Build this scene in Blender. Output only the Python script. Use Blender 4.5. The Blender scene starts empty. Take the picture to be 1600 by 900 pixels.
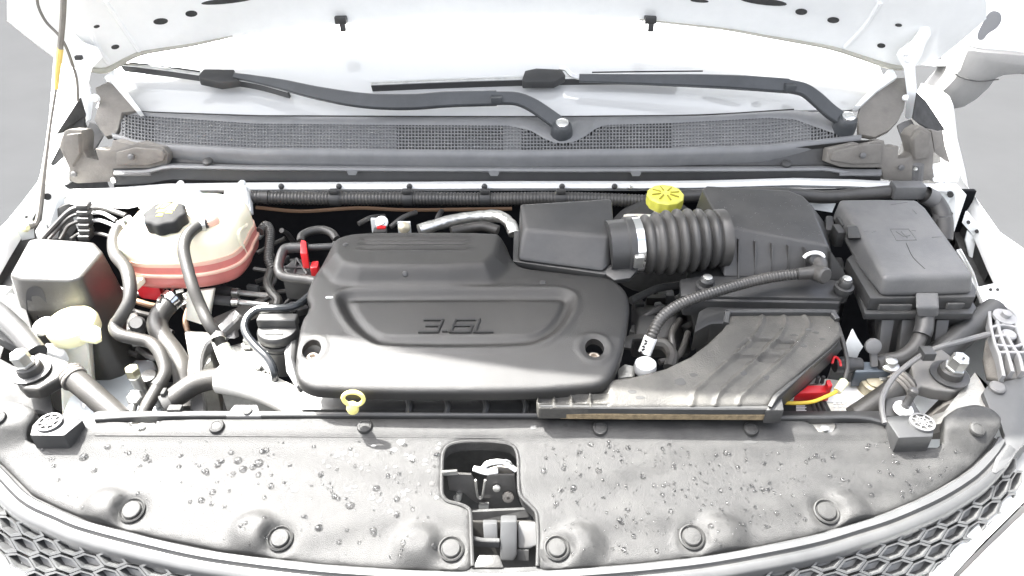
import bpy, bmesh, math, random
import numpy as np
from mathutils import Vector, Matrix
from mathutils.geometry import delaunay_2d_cdt

random.seed(7); np.random.seed(7)
SC = bpy.context.scene
COL = SC.collection
R = math.radians

# ------------------------------------------------------------------ camera
F = 1186.0                     # focal length in photograph pixels (1600 wide)
PITCH = R(35.0)
CAM = Vector((0.0, -0.755, 0.75))
FWD = Vector((0, math.cos(PITCH), -math.sin(PITCH)))
UP = Vector((0, math.sin(PITCH), math.cos(PITCH)))
RIGHT = Vector((1, 0, 0))
cd = bpy.data.cameras.new('camera'); cam = bpy.data.objects.new('camera', cd); COL.objects.link(cam)
cam.location = CAM; cam.rotation_euler = (math.pi / 2 - PITCH, 0, 0)
cd.sensor_width = 36.0; cd.lens = 36.0 * F / 1600.0; cd.clip_start = 0.02; cd.clip_end = 500
SC.camera = cam

# ------------------------------------------------------------------ light
SUN = Vector((-0.46, 0.32, 1.0)).normalized()
EL = math.asin(SUN.z)
w = bpy.data.worlds.new('World'); SC.world = w; w.use_nodes = True
nt = w.node_tree; nt.nodes.clear()
wo = nt.nodes.new('ShaderNodeOutputWorld'); bg = nt.nodes.new('ShaderNodeBackground'); sk = nt.nodes.new('ShaderNodeTexSky')
sk.sky_type = 'NISHITA'; sk.sun_disc = False; sk.sun_elevation = EL; sk.sun_rotation = math.atan2(SUN.x, SUN.y)
sk.air_density = 0.6; sk.dust_density = 6.0; sk.ozone_density = 0.0
bg.inputs['Strength'].default_value = 0.15
wtc = nt.nodes.new('ShaderNodeTexCoord'); wns = nt.nodes.new('ShaderNodeTexNoise')          # broken white cloud over the sky
wns.inputs['Scale'].default_value = 2.6; wns.inputs['Detail'].default_value = 9; wns.inputs['Roughness'].default_value = 0.55
wmp = nt.nodes.new('ShaderNodeMapping'); wmp.inputs['Scale'].default_value = (1, 1, 1.8); wmp.inputs['Location'].default_value = (0.35, 0.2, 0.1)
nt.links.new(wtc.outputs['Generated'], wmp.inputs[0]); nt.links.new(wmp.outputs[0], wns.inputs['Vector'])
wr = nt.nodes.new('ShaderNodeMapRange'); wr.inputs[1].default_value = 0.40; wr.inputs[2].default_value = 0.56; nt.links.new(wns.outputs['Fac'], wr.inputs[0])
wbw = nt.nodes.new('ShaderNodeRGBToBW'); nt.links.new(sk.outputs[0], wbw.inputs[0])
wsc = nt.nodes.new('ShaderNodeVectorMath'); wsc.operation = 'SCALE'; wsc.inputs[0].default_value = (1.0, 1.0, 1.0)
wml = nt.nodes.new('ShaderNodeMath'); wml.operation = 'MULTIPLY'; wml.inputs[1].default_value = 2.2; nt.links.new(wbw.outputs[0], wml.inputs[0]); nt.links.new(wml.outputs[0], wsc.inputs['Scale'])
wmx = nt.nodes.new('ShaderNodeMix'); wmx.data_type = 'RGBA'; nt.links.new(wr.outputs[0], wmx.inputs[0]); nt.links.new(sk.outputs[0], wmx.inputs[6]); nt.links.new(wsc.outputs[0], wmx.inputs[7])
nt.links.new(wmx.outputs[2], bg.inputs[0]); nt.links.new(bg.outputs[0], wo.inputs[0])
sl = bpy.data.lights.new('sun', 'SUN'); so = bpy.data.objects.new('sun', sl); COL.objects.link(so)
sl.energy = 5.0; sl.angle = R(0.5); sl.color = (1.0, 0.98, 0.94)
so.rotation_euler = SUN.to_track_quat('Z', 'Y').to_euler(); so.location = SUN * 20
SC.view_settings.view_transform = 'Standard'; SC.view_settings.look = 'None'
SC.view_settings.gamma = 1.0; SC.view_settings.use_curve_mapping = False
SC.view_settings.exposure = 2.55

# ------------------------------------------------------------------ photograph -> place
def ray(px, py):
    return (FWD + RIGHT * ((px - 800) / F) + UP * ((450 - py) / F))
def Z(px, py, z=0.0):
    d = ray(px, py); return CAM + d * ((z - CAM.z) / d.z)
def Y(px, py, y):
    d = ray(px, py); return CAM + d * ((y - CAM.y) / d.y)
def X(px, py, x):
    d = ray(px, py); return CAM + d * ((x - CAM.x) / d.x)
def PL(px, py, a, b):          # on the sloping plane z = a + b*y
    d = ray(px, py); t = (a + b * CAM.y - CAM.z) / (d.z - b * d.y); return CAM + d * t
def S(p):                      # metres per photograph pixel at p
    return (Vector(p) - CAM).dot(FWD) / F

# ------------------------------------------------------------------ materials
MATS = {}
def mat(name, col, rough=0.5, metal=0.0, spec=0.5, var=0.0, vscale=40.0, dust=None, dustamt=0.0, dscale=9.0,
        bump=0.0, bscale=300.0, trans=0.0, ior=1.5, sss=0.0, coat=0.0, rvar=0.0):
    if name in MATS: return MATS[name]
    m = bpy.data.materials.new(name); m.use_nodes = True
    n = m.node_tree.nodes; l = m.node_tree.links
    b = n['Principled BSDF']
    b.inputs['Base Color'].default_value = (*col, 1); b.inputs['Roughness'].default_value = rough
    b.inputs['Metallic'].default_value = metal; b.inputs['IOR'].default_value = ior
    b.inputs['Specular IOR Level'].default_value = spec
    b.inputs['Transmission Weight'].default_value = trans
    if sss: b.inputs['Subsurface Weight'].default_value = sss; b.inputs['Subsurface Radius'].default_value = (0.02, 0.012, 0.008)
    if coat: b.inputs['Coat Weight'].default_value = coat; b.inputs['Coat Roughness'].default_value = 0.05
    tc = n.new('ShaderNodeNewGeometry')
    out = None
    if var:
        t = n.new('ShaderNodeTexNoise'); t.inputs['Scale'].default_value = vscale; t.inputs['Detail'].default_value = 6
        t.inputs['Roughness'].default_value = 0.65
        l.new(tc.outputs['Position'], t.inputs['Vector'])
        r = n.new('ShaderNodeMapRange'); r.inputs[1].default_value = 0.3; r.inputs[2].default_value = 0.7
        r.inputs[3].default_value = 1 - var; r.inputs[4].default_value = 1 + var
        l.new(t.outputs['Fac'], r.inputs[0])
        mx = n.new('ShaderNodeVectorMath'); mx.operation = 'SCALE'; mx.inputs[0].default_value = col
        l.new(r.outputs[0], mx.inputs['Scale']); out = mx.outputs[0]
    if dust:
        t = n.new('ShaderNodeTexNoise'); t.inputs['Scale'].default_value = dscale; t.inputs['Detail'].default_value = 8
        t.inputs['Roughness'].default_value = 0.7
        l.new(tc.outputs['Position'], t.inputs['Vector'])
        r = n.new('ShaderNodeMapRange'); r.inputs[1].default_value = 0.42; r.inputs[2].default_value = 0.68
        r.inputs[3].default_value = dustamt * 0.25; r.inputs[4].default_value = dustamt
        l.new(t.outputs['Fac'], r.inputs[0])
        mx = n.new('ShaderNodeMix'); mx.data_type = 'RGBA'
        l.new(r.outputs[0], mx.inputs[0])
        if out: l.new(out, mx.inputs[6])
        else: mx.inputs[6].default_value = (*col, 1)
        mx.inputs[7].default_value = (*dust, 1); out = mx.outputs[2]
        if rvar:
            r2 = n.new('ShaderNodeMapRange'); r2.inputs[1].default_value = 0.35; r2.inputs[2].default_value = 0.7
            r2.inputs[3].default_value = rough - rvar; r2.inputs[4].default_value = rough + rvar
            l.new(t.outputs['Fac'], r2.inputs[0]); l.new(r2.outputs[0], b.inputs['Roughness'])
    if out: l.new(out, b.inputs['Base Color'])
    if bump:
        t = n.new('ShaderNodeTexNoise'); t.inputs['Scale'].default_value = bscale; t.inputs['Detail'].default_value = 3
        l.new(tc.outputs['Position'], t.inputs['Vector'])
        bp = n.new('ShaderNodeBump'); bp.inputs['Strength'].default_value = bump; bp.inputs['Distance'].default_value = 0.002
        l.new(t.outputs['Fac'], bp.inputs['Height']); l.new(bp.outputs[0], b.inputs['Normal'])
    MATS[name] = m; return m

DUST = (0.22, 0.20, 0.17)
M_COVER = mat('cover_plastic', (0.008, 0.008, 0.008), 0.46, spec=0.46, var=0.12, dust=DUST, dustamt=0.04, bump=0.35, bscale=1500, rvar=0.05)
M_BLACK = mat('black_plastic', (0.026, 0.027, 0.028), 0.45, var=0.15, dust=DUST, dustamt=0.09, bump=0.12, bscale=700, rvar=0.07)
M_LID = mat('fuse_lid_plastic', (0.075, 0.077, 0.079), 0.5, var=0.16, vscale=18, dust=DUST, dustamt=0.16, bump=0.15, bscale=600)
M_DEEP = mat('deep_black', (0.05, 0.05, 0.049), 0.85, spec=.3, var=0.3)
M_RUB = mat('black_rubber', (0.03, 0.03, 0.03), 0.42, var=0.2, dust=DUST, dustamt=0.16, rvar=0.06)
M_MAT = mat('firewall_mat', (0.008, 0.0085, 0.01), 0.9, spec=.1, var=.2)
M_HOSE = mat('grey_hose', (0.019, 0.0187, 0.0178), 0.46, var=0.25, dust=DUST, dustamt=0.13, bump=0.2, bscale=500)
M_PANEL = mat('weathered_panel_plastic', (0.02, 0.02, 0.0197), 0.47, spec=0.27, var=0.12, vscale=90, dust=(0.085, 0.084, 0.08), dustamt=0.32, dscale=22, bump=0.4, bscale=1100, rvar=0.08)
M_DUCT = mat('dusty_duct_plastic', (0.024, 0.0235, 0.022), 0.55, spec=.35, var=0.2, dust=(0.13, 0.124, 0.11), dustamt=0.42, dscale=14, bump=0.35, bscale=500)
M_COWL = mat('cowl_grey_plastic', (0.135, 0.138, 0.142), 0.5, var=0.1, dust=(0.26, 0.26, 0.25), dustamt=0.3)
M_WIPER = mat('wiper_black', (0.034, 0.037, 0.04), 0.42, var=0.08, dust=(0.12, 0.13, 0.14), dustamt=0.25, bump=0.2, bscale=1200)
M_WHITE = mat('white_paint', (0.83, 0.84, 0.83), 0.28, coat=0.4, var=0.02)
M_WHITEIN = mat('inner_white_paint', (0.72, 0.74, 0.73), 0.45, var=0.05, vscale=12)
M_INS = mat('brown_grey_insulation', (0.15, 0.142, 0.13), 0.85, var=0.2, vscale=30, dust=DUST, dustamt=0.4, bump=0.4, bscale=250)
M_ALU = mat('cast_aluminium', (0.42, 0.42, 0.40), 0.42, metal=0.75, var=0.25, dust=(0.25, 0.23, 0.2), dustamt=0.6, bump=0.4, bscale=250)
M_STEEL = mat('zinc_steel', (0.55, 0.55, 0.53), 0.3, metal=0.9, var=0.2)
M_CHROME = mat('bright_steel', (0.75, 0.75, 0.74), 0.14, metal=1.0)
M_FOIL = mat('foil_sleeve', (0.65, 0.64, 0.6), 0.28, metal=0.9, bump=1.0, bscale=130)
M_TANK = mat('milky_tank_plastic', (0.85, 0.79, 0.61), 0.35, sss=0.35, var=0.03)
M_FLUID = mat('coolant_pink_plastic', (0.60, 0.2, 0.175), 0.3, sss=0.35, var=0.14, vscale=14)
M_FLUIDT = mat('coolant_line_tint', (0.78, 0.50, 0.39), 0.35, sss=0.3, var=0.1, vscale=20)
M_RED = mat('red_plastic', (0.62, 0.02, 0.025), 0.35)
M_YEL = mat('yellow_plastic', (0.66, 0.64, 0.10), 0.35, var=0.08)
M_YELP = mat('yellow_print', (0.7, 0.6, 0.06), 0.6)
M_CREAM = mat('cream_cap_plastic', (0.86, 0.82, 0.52), 0.4, sss=0.2)
M_NECK = mat('milky_neck_plastic', (0.8, 0.78, 0.68), 0.4, sss=0.3, var=0.08)
M_FOAM = mat('tan_foam', (0.17, 0.13, 0.075), 0.9, var=0.35, vscale=150, bump=0.8, bscale=300)
M_DIP = mat('dipstick_yellow', (0.8, 0.72, 0.25), 0.4)
M_LABEL = mat('white_label', (0.8, 0.8, 0.78), 0.5)
M_INK = mat('black_ink', (0.015, 0.015, 0.015), 0.6)
M_BATT = mat('pale_battery_case', (0.72, 0.70, 0.62), 0.45, var=0.08)
M_MIRROR = mat('mirror_grey_plastic', (0.2, 0.198, 0.192), 0.45, var=0.06, bump=0.1, bscale=900)
M_SMUDGE = mat('grey_smudge', (0.15, 0.153, 0.16), 0.7)
M_GREYP = mat('grey_fascia_plastic', (0.045, 0.046, 0.047), 0.5, var=0.1, dust=(0.12, 0.12, 0.115), dustamt=0.2)
M_BRKT = mat('pale_grey_bracket', (0.085, 0.087, 0.09), 0.5, var=0.12, dust=DUST, dustamt=0.3)
M_GRILL = mat('grille_plastic', (0.034, 0.035, 0.036), 0.4, var=0.1, dust=(0.14, 0.14, 0.135), dustamt=0.4, dscale=20)
M_GRINS = mat('grille_insert_plastic', (0.12, 0.12, 0.119), 0.35, var=0.3, vscale=60, dust=(0.2, 0.2, 0.19), dustamt=0.5, dscale=30)
M_PALEB = mat('pale_ribbed_plastic', (0.2, 0.203, 0.207), 0.5, var=0.1, dust=DUST, dustamt=0.3)
M_STRUT = mat('strut_grey_paint', (0.10, 0.099, 0.095), 0.45, var=0.12, dust=DUST, dustamt=0.3)
M_WATER = mat('water', (1, 1, 1), 0.0, trans=1.0, ior=1.33)
M_WET = mat('damp_spot', (0.03, 0.03, 0.03), 0.3)
M_BLADE = mat('wiper_rubber', (0.012, 0.012, 0.012), 0.35)
M_BROWN = mat('brown_wire', (0.2, 0.12, 0.07), 0.6)
M_LAMP = mat('headlamp_lens', (0.7, 0.71, 0.70), 0.12, spec=0.6, var=0.05, coat=0.6)

# ------------------------------------------------------------------ mesh building
class MB:
    def __init__(s): s.v = []; s.f = []
    def add(s, vf):
        v, f = vf; o = len(s.v)
        s.v += [Vector(p) for p in v]; s.f += [tuple(i + o for i in q) for q in f]; return s

def catmull(pts, n):
    P = [Vector(p) for p in pts]
    if len(P) < 3: 
        return [P[0].lerp(P[1], i / n) for i in range(n + 1)]
    Q = [2 * P[0] - P[1]] + P + [2 * P[-1] - P[-2]]
    out = []
    for i in range(1, len(Q) - 2):
        a, b, c, d = Q[i - 1], Q[i], Q[i + 1], Q[i + 2]
        for k in range(n):
            t = k / n
            out.append(0.5 * ((2 * b) + (c - a) * t + (2 * a - 5 * b + 4 * c - d) * t * t + (3 * b - a - 3 * c + d) * t ** 3))
    out.append(P[-1]); return out
def chaikin(pts, it=2, closed=True):
    P = [Vector(p) for p in pts]
    for _ in range(it):
        o = []; n = len(P)
        for i in range(n if closed else n - 1):
            a, b = P[i], P[(i + 1) % n]
            o += [a * 0.75 + b * 0.25, a * 0.25 + b * 0.75]
        if not closed: o = [P[0]] + o + [P[-1]]
        P = o
    return P
def resample(P, step):
    P = [Vector(p) for p in P]
    L = [0]
    for a, b in zip(P, P[1:]): L.append(L[-1] + (b - a).length)
    n = max(2, int(L[-1] / step)); out = []; j = 0
    for i in range(n + 1):
        s = L[-1] * i / n
        while j < len(L) - 2 and L[j + 1] < s: j += 1
        d = L[j + 1] - L[j]; t = 0 if d < 1e-9 else (s - L[j]) / d
        out.append(P[j].lerp(P[j + 1], t))
    return out
def sweep(path, rad, seg=10, caps=True, flat=1.0):
    """round section of radius rad[i] along path"""
    P = path; n = len(P); T = []
    for i in range(n):
        T.append((P[min(i + 1, n - 1)] - P[max(i - 1, 0)]).normalized())
    ref = Vector((0, 0, 1)) if abs(T[0].z) < 0.9 else Vector((1, 0, 0))
    N = (ref - T[0] * ref.dot(T[0])).normalized(); v = []; f = []
    for i in range(n):
        N = (N - T[i] * N.dot(T[i])).normalized(); B = T[i].cross(N)
        for k in range(seg):
            a = 2 * math.pi * k / seg
            v.append(P[i] + (N * math.cos(a) * flat + B * math.sin(a)) * rad[i])
    for i in range(n - 1):
        for k in range(seg):
            f.append((i * seg + k, i * seg + (k + 1) % seg, (i + 1) * seg + (k + 1) % seg, (i + 1) * seg + k))
    if caps:
        f.append(tuple(range(seg))[::-1]); f.append(tuple((n - 1) * seg + k for k in range(seg)))
    return v, f
def tube(pts, r, seg=10, n=6, caps=True):
    P = catmull(pts, n)
    if isinstance(r, (int, float)): rr = [r] * len(P)
    else:
        m = len(r) - 1; rr = []
        for i in range(len(P)):
            s = i / (len(P) - 1) * m; k = min(int(s), m - 1); rr.append(r[k] + (r[k + 1] - r[k]) * (s - k))
    return sweep(P, rr, seg, caps)
def corr(pts, r, pitch=0.005, amp=0.12, seg=12, n=10):
    P = resample(catmull(pts, n), pitch / 4)
    pat = [1.0, 1.0, 1 - amp, 1 - amp]
    return sweep(P, [r * pat[i % 4] for i in range(len(P))], seg)
def bar(pts, w_, t_, up=(0, 0, 1), n=6, closed_ends=True, smooth=True):
    """flat rectangular section swept along pts; w_ across, t_ along up (numbers or lists)"""
    P = catmull(pts, n) if smooth else [Vector(p) for p in pts]; m = len(P)
    def val(a, i):
        if isinstance(a, (int, float)): return a
        s = i / (m - 1) * (len(a) - 1); k = min(int(s), len(a) - 2); return a[k] + (a[k + 1] - a[k]) * (s - k)
    v = []; f = []; up = Vector(up)
    for i in range(m):
        T = (P[min(i + 1, m - 1)] - P[max(i - 1, 0)]).normalized()
        Sd = T.cross(up).normalized(); U = Sd.cross(T).normalized()
        a, b = val(w_, i) / 2, val(t_, i) / 2; c = min(a, b) * 0.35
        for x, y in ((-a, -b), (a, -b), (a, b - c), (a - c, b), (-a + c, b), (-a, b - c)):
            v.append(P[i] + Sd * x + U * y)
    q = 6
    for i in range(m - 1):
        for k in range(q):
            f.append((i * q + k, i * q + (k + 1) % q, (i + 1) * q + (k + 1) % q, (i + 1) * q + k))
    if closed_ends: f.append(tuple(range(q))[::-1]); f.append(tuple((m - 1) * q + k for k in range(q)))
    return v, f
def frame(axis):
    a = Vector(axis).normalized(); r = Vector((1, 0, 0)) if abs(a.x) < 0.8 else Vector((0, 1, 0))
    u = (r - a * r.dot(a)).normalized(); return u, a.cross(u), a
def lathe(prof, o, axis=(0, 0, 1), seg=20, caps=True, lobes=0, lobe=0.0, phase=0.0):
    u, w_, a = frame(axis); o = Vector(o); v = []; f = []
    for r, h in prof:
        for k in range(seg):
            t = 2 * math.pi * k / seg + phase; rr = r * (1 + lobe * math.cos(lobes * t)) if lobes else r
            v.append(o + (u * math.cos(t) + w_ * math.sin(t)) * rr + a * h)
    n = len(prof)
    for i in range(n - 1):
        for k in range(seg):
            f.append((i * seg + k, i * seg + (k + 1) % seg, (i + 1) * seg + (k + 1) % seg, (i + 1) * seg + k))
    if caps: f.append(tuple(range(seg))[::-1]); f.append(tuple((n - 1) * seg + k for k in range(seg)))
    return v, f
def bevelled(v, f, bev, segs=2, ang=25):
    bm = bmesh.new(); vs = [bm.verts.new(p) for p in v]
    for q in f:
        try: bm.faces.new([vs[i] for i in q])
        except ValueError: pass
    bmesh.ops.recalc_face_normals(bm, faces=bm.faces)
    if bev > 0:
        ed = [e for e in bm.edges if len(e.link_faces) == 2 and e.calc_face_angle(0) > R(ang)]
        bmesh.ops.bevel(bm, geom=ed, offset=bev, segments=segs, profile=0.6, affect='EDGES', clamp_overlap=True)
    bm.verts.index_update()
    r = [x.co.copy() for x in bm.verts], [tuple(x.index for x in q.verts) for q in bm.faces]
    bm.free(); return r
def frustum(bot, top, bev=0.0, segs=2):
    n = len(bot); v = [Vector(p) for p in bot] + [Vector(p) for p in top]
    f = [tuple(range(n))[::-1], tuple(range(n, 2 * n))] + [(i, (i + 1) % n, n + (i + 1) % n, n + i) for i in range(n)]
    return bevelled(v, f, bev, segs)
def down(pts, h, grow=0.0):
    """same ring h lower, optionally grown outwards in plan"""
    P = [Vector(p) for p in pts]; c = sum(P, Vector()) / len(P); o = []
    for p in P:
        d = Vector((p.x - c.x, p.y - c.y, 0)); o.append(p + d.normalized() * grow - Vector((0, 0, h)))
    return o
def slab(top, h, bev=0.0, grow=0.0, segs=2):
    return frustum(down(top, h, grow), top, bev, segs)
def box(c, sx, sy, sz, bev=0.0, rot=None, segs=2):
    v = [Vector((x * sx / 2, y * sy / 2, z * sz / 2)) for z in (-1, 1) for x, y in ((-1, -1), (1, -1), (1, 1), (-1, 1))]
    if rot is not None: v = [rot @ p for p in v]
    c = Vector(c); v = [p + c for p in v]
    return frustum(v[:4], v[4:], bev, segs)
def plate(pts, thick, nrm, bev=0.0):
    """polygon in space made a plate: pts is the visible face, it goes thick deep along -nrm"""
    P = [Vector(p) for p in pts]; nrm = Vector(nrm).normalized()
    return frustum([p - nrm * thick for p in P], P, bev)
def sdf(P, poly):
    """signed distance (inside +) of Nx2 points to polygon Mx2"""
    P = np.asarray(P, float); A = np.asarray(poly, float); B = np.roll(A, -1, 0)
    d2 = np.full(len(P), 1e9); ins = np.zeros(len(P), bool)
    for a, b in zip(A, B):
        e = b - a; l2 = e @ e
        if l2 < 1e-14: continue
        wv = P - a; t = np.clip((wv @ e) / l2, 0, 1)
        q = wv - t[:, None] * e; d2 = np.minimum(d2, (q * q).sum(1))
        c = (a[1] <= P[:, 1]) != (b[1] <= P[:, 1])
        if abs(b[1] - a[1]) > 1e-12:
            xi = a[0] + (P[:, 1] - a[1]) / (b[1] - a[1]) * e[0]
            ins ^= c & (P[:, 0] < xi)
    d = np.sqrt(d2); return np.where(ins, d, -d)
def sstep(x, a, b):
    t = np.clip((x - a) / (b - a), 0, 1); return t * t * (3 - 2 * t)
def ring2d(poly, step):
    P = [Vector((p[0], p[1], 0)) for p in poly]; P.append(P[0]); return [(q.x, q.y) for q in resample(P, step)[:-1]]
def puff(outline, zf, r=0.01, depth=0.02, h=0.006, holes=(), flare=0.0, hr=None, flip=False, zmid=0.0):
    """sheet over a plan outline: height zf(xy), edge rounded with radius r, skirt going down"""
    ol = ring2d(outline, h); hs = [ring2d(q, h) for q in holes]
    A = np.array(ol); lo, hi = A.min(0), A.max(0)
    gx, gy = np.meshgrid(np.arange(lo[0], hi[0], h), np.arange(lo[1], hi[1], h * 0.9))
    gx = gx + (np.arange(gx.shape[0]) % 2)[:, None] * h * 0.5
    G = np.stack([gx.ravel(), gy.ravel()], 1)
    d = sdf(G, ol)
    for q in hs: d = np.minimum(d, -sdf(G, q))
    G = G[d > h * 0.55]
    ringpts = []
    if r > 0:
        for fr in (0.12, 0.35):
            if r * fr > h * 0.08:
                n = len(ol)
                for i in range(n):
                    a, b = np.array(ol[i - 1]), np.array(ol[(i + 1) % n]); t = b - a; t /= (np.linalg.norm(t) + 1e-12)
                    for s in (1, -1):
                        ringpts.append(np.array(ol[i]) + s * np.array([-t[1], t[0]]) * r * fr)
        rp = np.array(ringpts).reshape(-1, 2); dd = sdf(rp, ol)
        for q in hs: dd = np.minimum(dd, -sdf(rp, q))
        G = G[sdf(G, ol) > r * 0.35 + h * 0.3] if r * 0.35 > h * 0.3 else G
        G = np.concatenate([rp[dd > r * 0.08], G])
    pts = list(ol); edges = []; n0 = len(ol)
    edges += [(i, (i + 1) % n0) for i in range(n0)]
    for q in hs:
        b = len(pts); pts += q; edges += [(b + i, b + (i + 1) % len(q)) for i in range(len(q))]
    pts += [tuple(p) for p in G]
    V, E, T, *_ = delaunay_2d_cdt([Vector(p) for p in pts], edges, [], 0, 1e-6)
    V = np.array([(p.x, p.y) for p in V]); T = np.array([t for t in T if len(t) == 3])
    c = V[T].mean(1); ok = sdf(c, ol) > 0
    for q in hs: ok &= sdf(c, q) < 0
    T = T[ok]
    dist = np.maximum(sdf(V, ol), 0)
    for q in hs: dist = np.minimum(dist, np.maximum(-sdf(V, q), 0) + (r - (r if hr is None else hr)))
    z = zf(V)
    if r > 0:
        e = np.clip(r - dist, 0, r); z = z - (r - np.sqrt(np.maximum(r * r - e * e, 0)))
    v = [Vector((p[0], p[1], zz)) for p, zz in zip(V, z)]
    cnt = {}
    f = []
    for t in T:
        a, b, c_ = V[t[0]], V[t[1]], V[t[2]]
        if (b[0] - a[0]) * (c_[1] - a[1]) - (b[1] - a[1]) * (c_[0] - a[0]) < 0: t = t[::-1]
        t = tuple(int(i) for i in t); f.append(t)
        for i in range(3): cnt[(t[i], t[(i + 1) % 3])] = 1
    if depth > 0:
        low = {}
        cx = A.mean(0)
        for (a, b) in list(cnt):
            if (b, a) in cnt: continue
            for i in (a, b):
                if i not in low:
                    low[i] = len(v); p = v[i]
                    dirv = Vector((p.x - cx[0], p.y - cx[1], 0)); dirv = dirv.normalized() * flare if dirv.length > 0 else dirv
                    v.append(p + dirv - Vector((0, 0, depth)))
            f.append((b, a, low[a], low[b]))
    if flip:
        v = [Vector((p.x, p.y, 2 * zmid - p.z)) for p in v]; f = [q[::-1] for q in f]
    return v, f
def grid(rows, closed=False):
    """quads through rows of points"""
    v = []; f = []; n = len(rows[0])
    for r_ in rows: v += [Vector(p) for p in r_]
    for i in range(len(rows) - 1):
        for k in range(n if closed else n - 1):
            f.append((i * n + k, i * n + (k + 1) % n, (i + 1) * n + (k + 1) % n, (i + 1) * n + k))
    return v, f
def thick_grid(rows, nrm, t):
    v, f = grid(rows); n = len(v); m = len(rows[0]); k = len(rows); nr = Vector(nrm).normalized() * t
    v2 = v + [p - nr for p in v]; f2 = list(f) + [tuple(i + n for i in q[::-1]) for q in f]
    rim = [i for i in range(m)] + [j * m + m - 1 for j in range(1, k)] + [(k - 1) * m + i for i in range(m - 2, -1, -1)] + [j * m for j in range(k - 2, 0, -1)]
    for i in range(len(rim)):
        a, b = rim[i], rim[(i + 1) % len(rim)]; f2.append((b, a, a + n, b + n))
    return v2, f2

# ------------------------------------------------------------------ objects
ROOTS = []
def WL(o):
    p = Vector((0, 0, 0))
    while o: p = p + o.location; o = o.parent
    return p
def obj(name, mb, m, parent=None, smooth=True, ang=35):
    if isinstance(mb, tuple): mb = MB().add(mb)
    lo = Vector([min(p[i] for p in mb.v) for i in range(3)]); hi = Vector([max(p[i] for p in mb.v) for i in range(3)])
    o0 = (lo + hi) / 2
    if parent is None: o0.z = lo.z
    me = bpy.data.meshes.new(name)
    me.from_pydata([tuple(p - o0) for p in mb.v], [], mb.f); me.update()
    bm = bmesh.new(); bm.from_mesh(me)
    if smooth:
        for q in bm.faces: q.smooth = True
        for e in bm.edges:
            e.smooth = not (len(e.link_faces) == 2 and e.calc_face_angle(0) > R(ang))
    bm.to_mesh(me); bm.free()
    me.materials.append(m)
    o = bpy.data.objects.new(name, me); COL.objects.link(o)
    if parent is not None: o.parent = parent; o.location = o0 - WL(parent)
    else: o.location = o0
    return o
def tag(o, label, cat, group=None, kind=None):
    o['label'] = label; o['category'] = cat
    if group: o['group'] = group
    if kind: o['kind'] = kind
    return o
def struct(o, kind='structure'):
    o['kind'] = kind; return o
def thing(name, label, cat, loc=(0, 0, 0), group=None):
    o = bpy.data.objects.new(name, None); COL.objects.link(o); o.empty_display_size = 0.05
    o.location = loc; tag(o, label, cat, group); return o
def inst(name, mesh, loc, parent=None, rot=None):
    o = bpy.data.objects.new(name, mesh); COL.objects.link(o)
    if parent is not None: o.parent = parent; o.location = Vector(loc) - WL(parent)
    else: o.location = loc
    if rot is not None: o.rotation_euler = rot
    return o
def base(pts, dz=0.0):
    P = [Vector(p) for p in pts]; c = sum(P, Vector()) / len(P); c.z = min(p.z for p in P) + dz; return c
def hose(pts, rpx, m=None, seg=10, n=7):
    W = [Z(*p) for p in pts]; return tube(W, [S(p) * rpx for p in W], seg, n)
from mathutils.bvhtree import BVHTree
def bvh(vf): return BVHTree.FromPolygons([tuple(p) for p in vf[0]], [tuple(q) for q in vf[1]])
def hit(tree, px, py):
    d = ray(px, py).normalized(); p, n, i, dist = tree.ray_cast(CAM, d)
    if p is None: return None, None
    if n.dot(d) > 0: n = -n
    return p, n

# ================================================================== ground
M_ASPH = mat('asphalt', (0.033, 0.0338, 0.0348), 0.95, spec=0.0, var=0.04, vscale=3, bump=0.15, bscale=120)
gr = obj('ground', grid([[(-60, -40, -1.0), (60, -40, -1.0)], [(-60, 90, -1.0), (60, 90, -1.0)]]), M_ASPH); struct(gr)
M_GRASS = mat('grass_blades', (0.075, 0.1, 0.035), 0.7, var=0.4, vscale=6)
g = MB()
for i in range(5200):
    x = random.uniform(3.0, 5.2); y = random.uniform(4.7, 6.6); hh = random.uniform(0.05, 0.14); a = random.uniform(0, 6.28)
    dx, dy = math.cos(a) * 0.012, math.sin(a) * 0.012; lx, ly = random.uniform(-.04, .04), random.uniform(-.04, .04)
    g.add(([(x - dx, y - dy, -0.999), (x + dx, y + dy, -0.999), (x + lx, y + ly, -1 + hh)], [(0, 1, 2)]))
struct(obj('grass', g, M_GRASS, smooth=False), 'stuff')

# ================================================================== dark bay shell
sh = MB()
sh.add(grid([[(-1.0, -0.02, -0.5), (1.0, -0.02, -0.5)], [(-1.0, 0.64, -0.5), (1.0, 0.64, -0.5)]]))
struct(obj('engine_bay_floor', sh, M_DEEP, smooth=False))
fw = thick_grid([[(-0.93, 0.63, -0.5), (0.95, 0.63, -0.5)], [(-0.93, 0.63, 0.022), (0.95, 0.63, 0.022)]], (0, -1, 0), 0.01)
t = thing('firewall', 'black insulated bulkhead wall at the back of the engine bay', 'bulkhead', (0, 0.63, -0.5))
obj('insulation_mat', fw, M_MAT, t, smooth=False)
# felt edge of the mat
obj('mat_edge', tube([Y(400, 324, 0.61), Y(470, 330, 0.61), Y(560, 325, 0.61), Y(640, 328, 0.61), Y(800, 326, 0.61)], 0.004, 6), M_BROWN, t)
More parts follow.
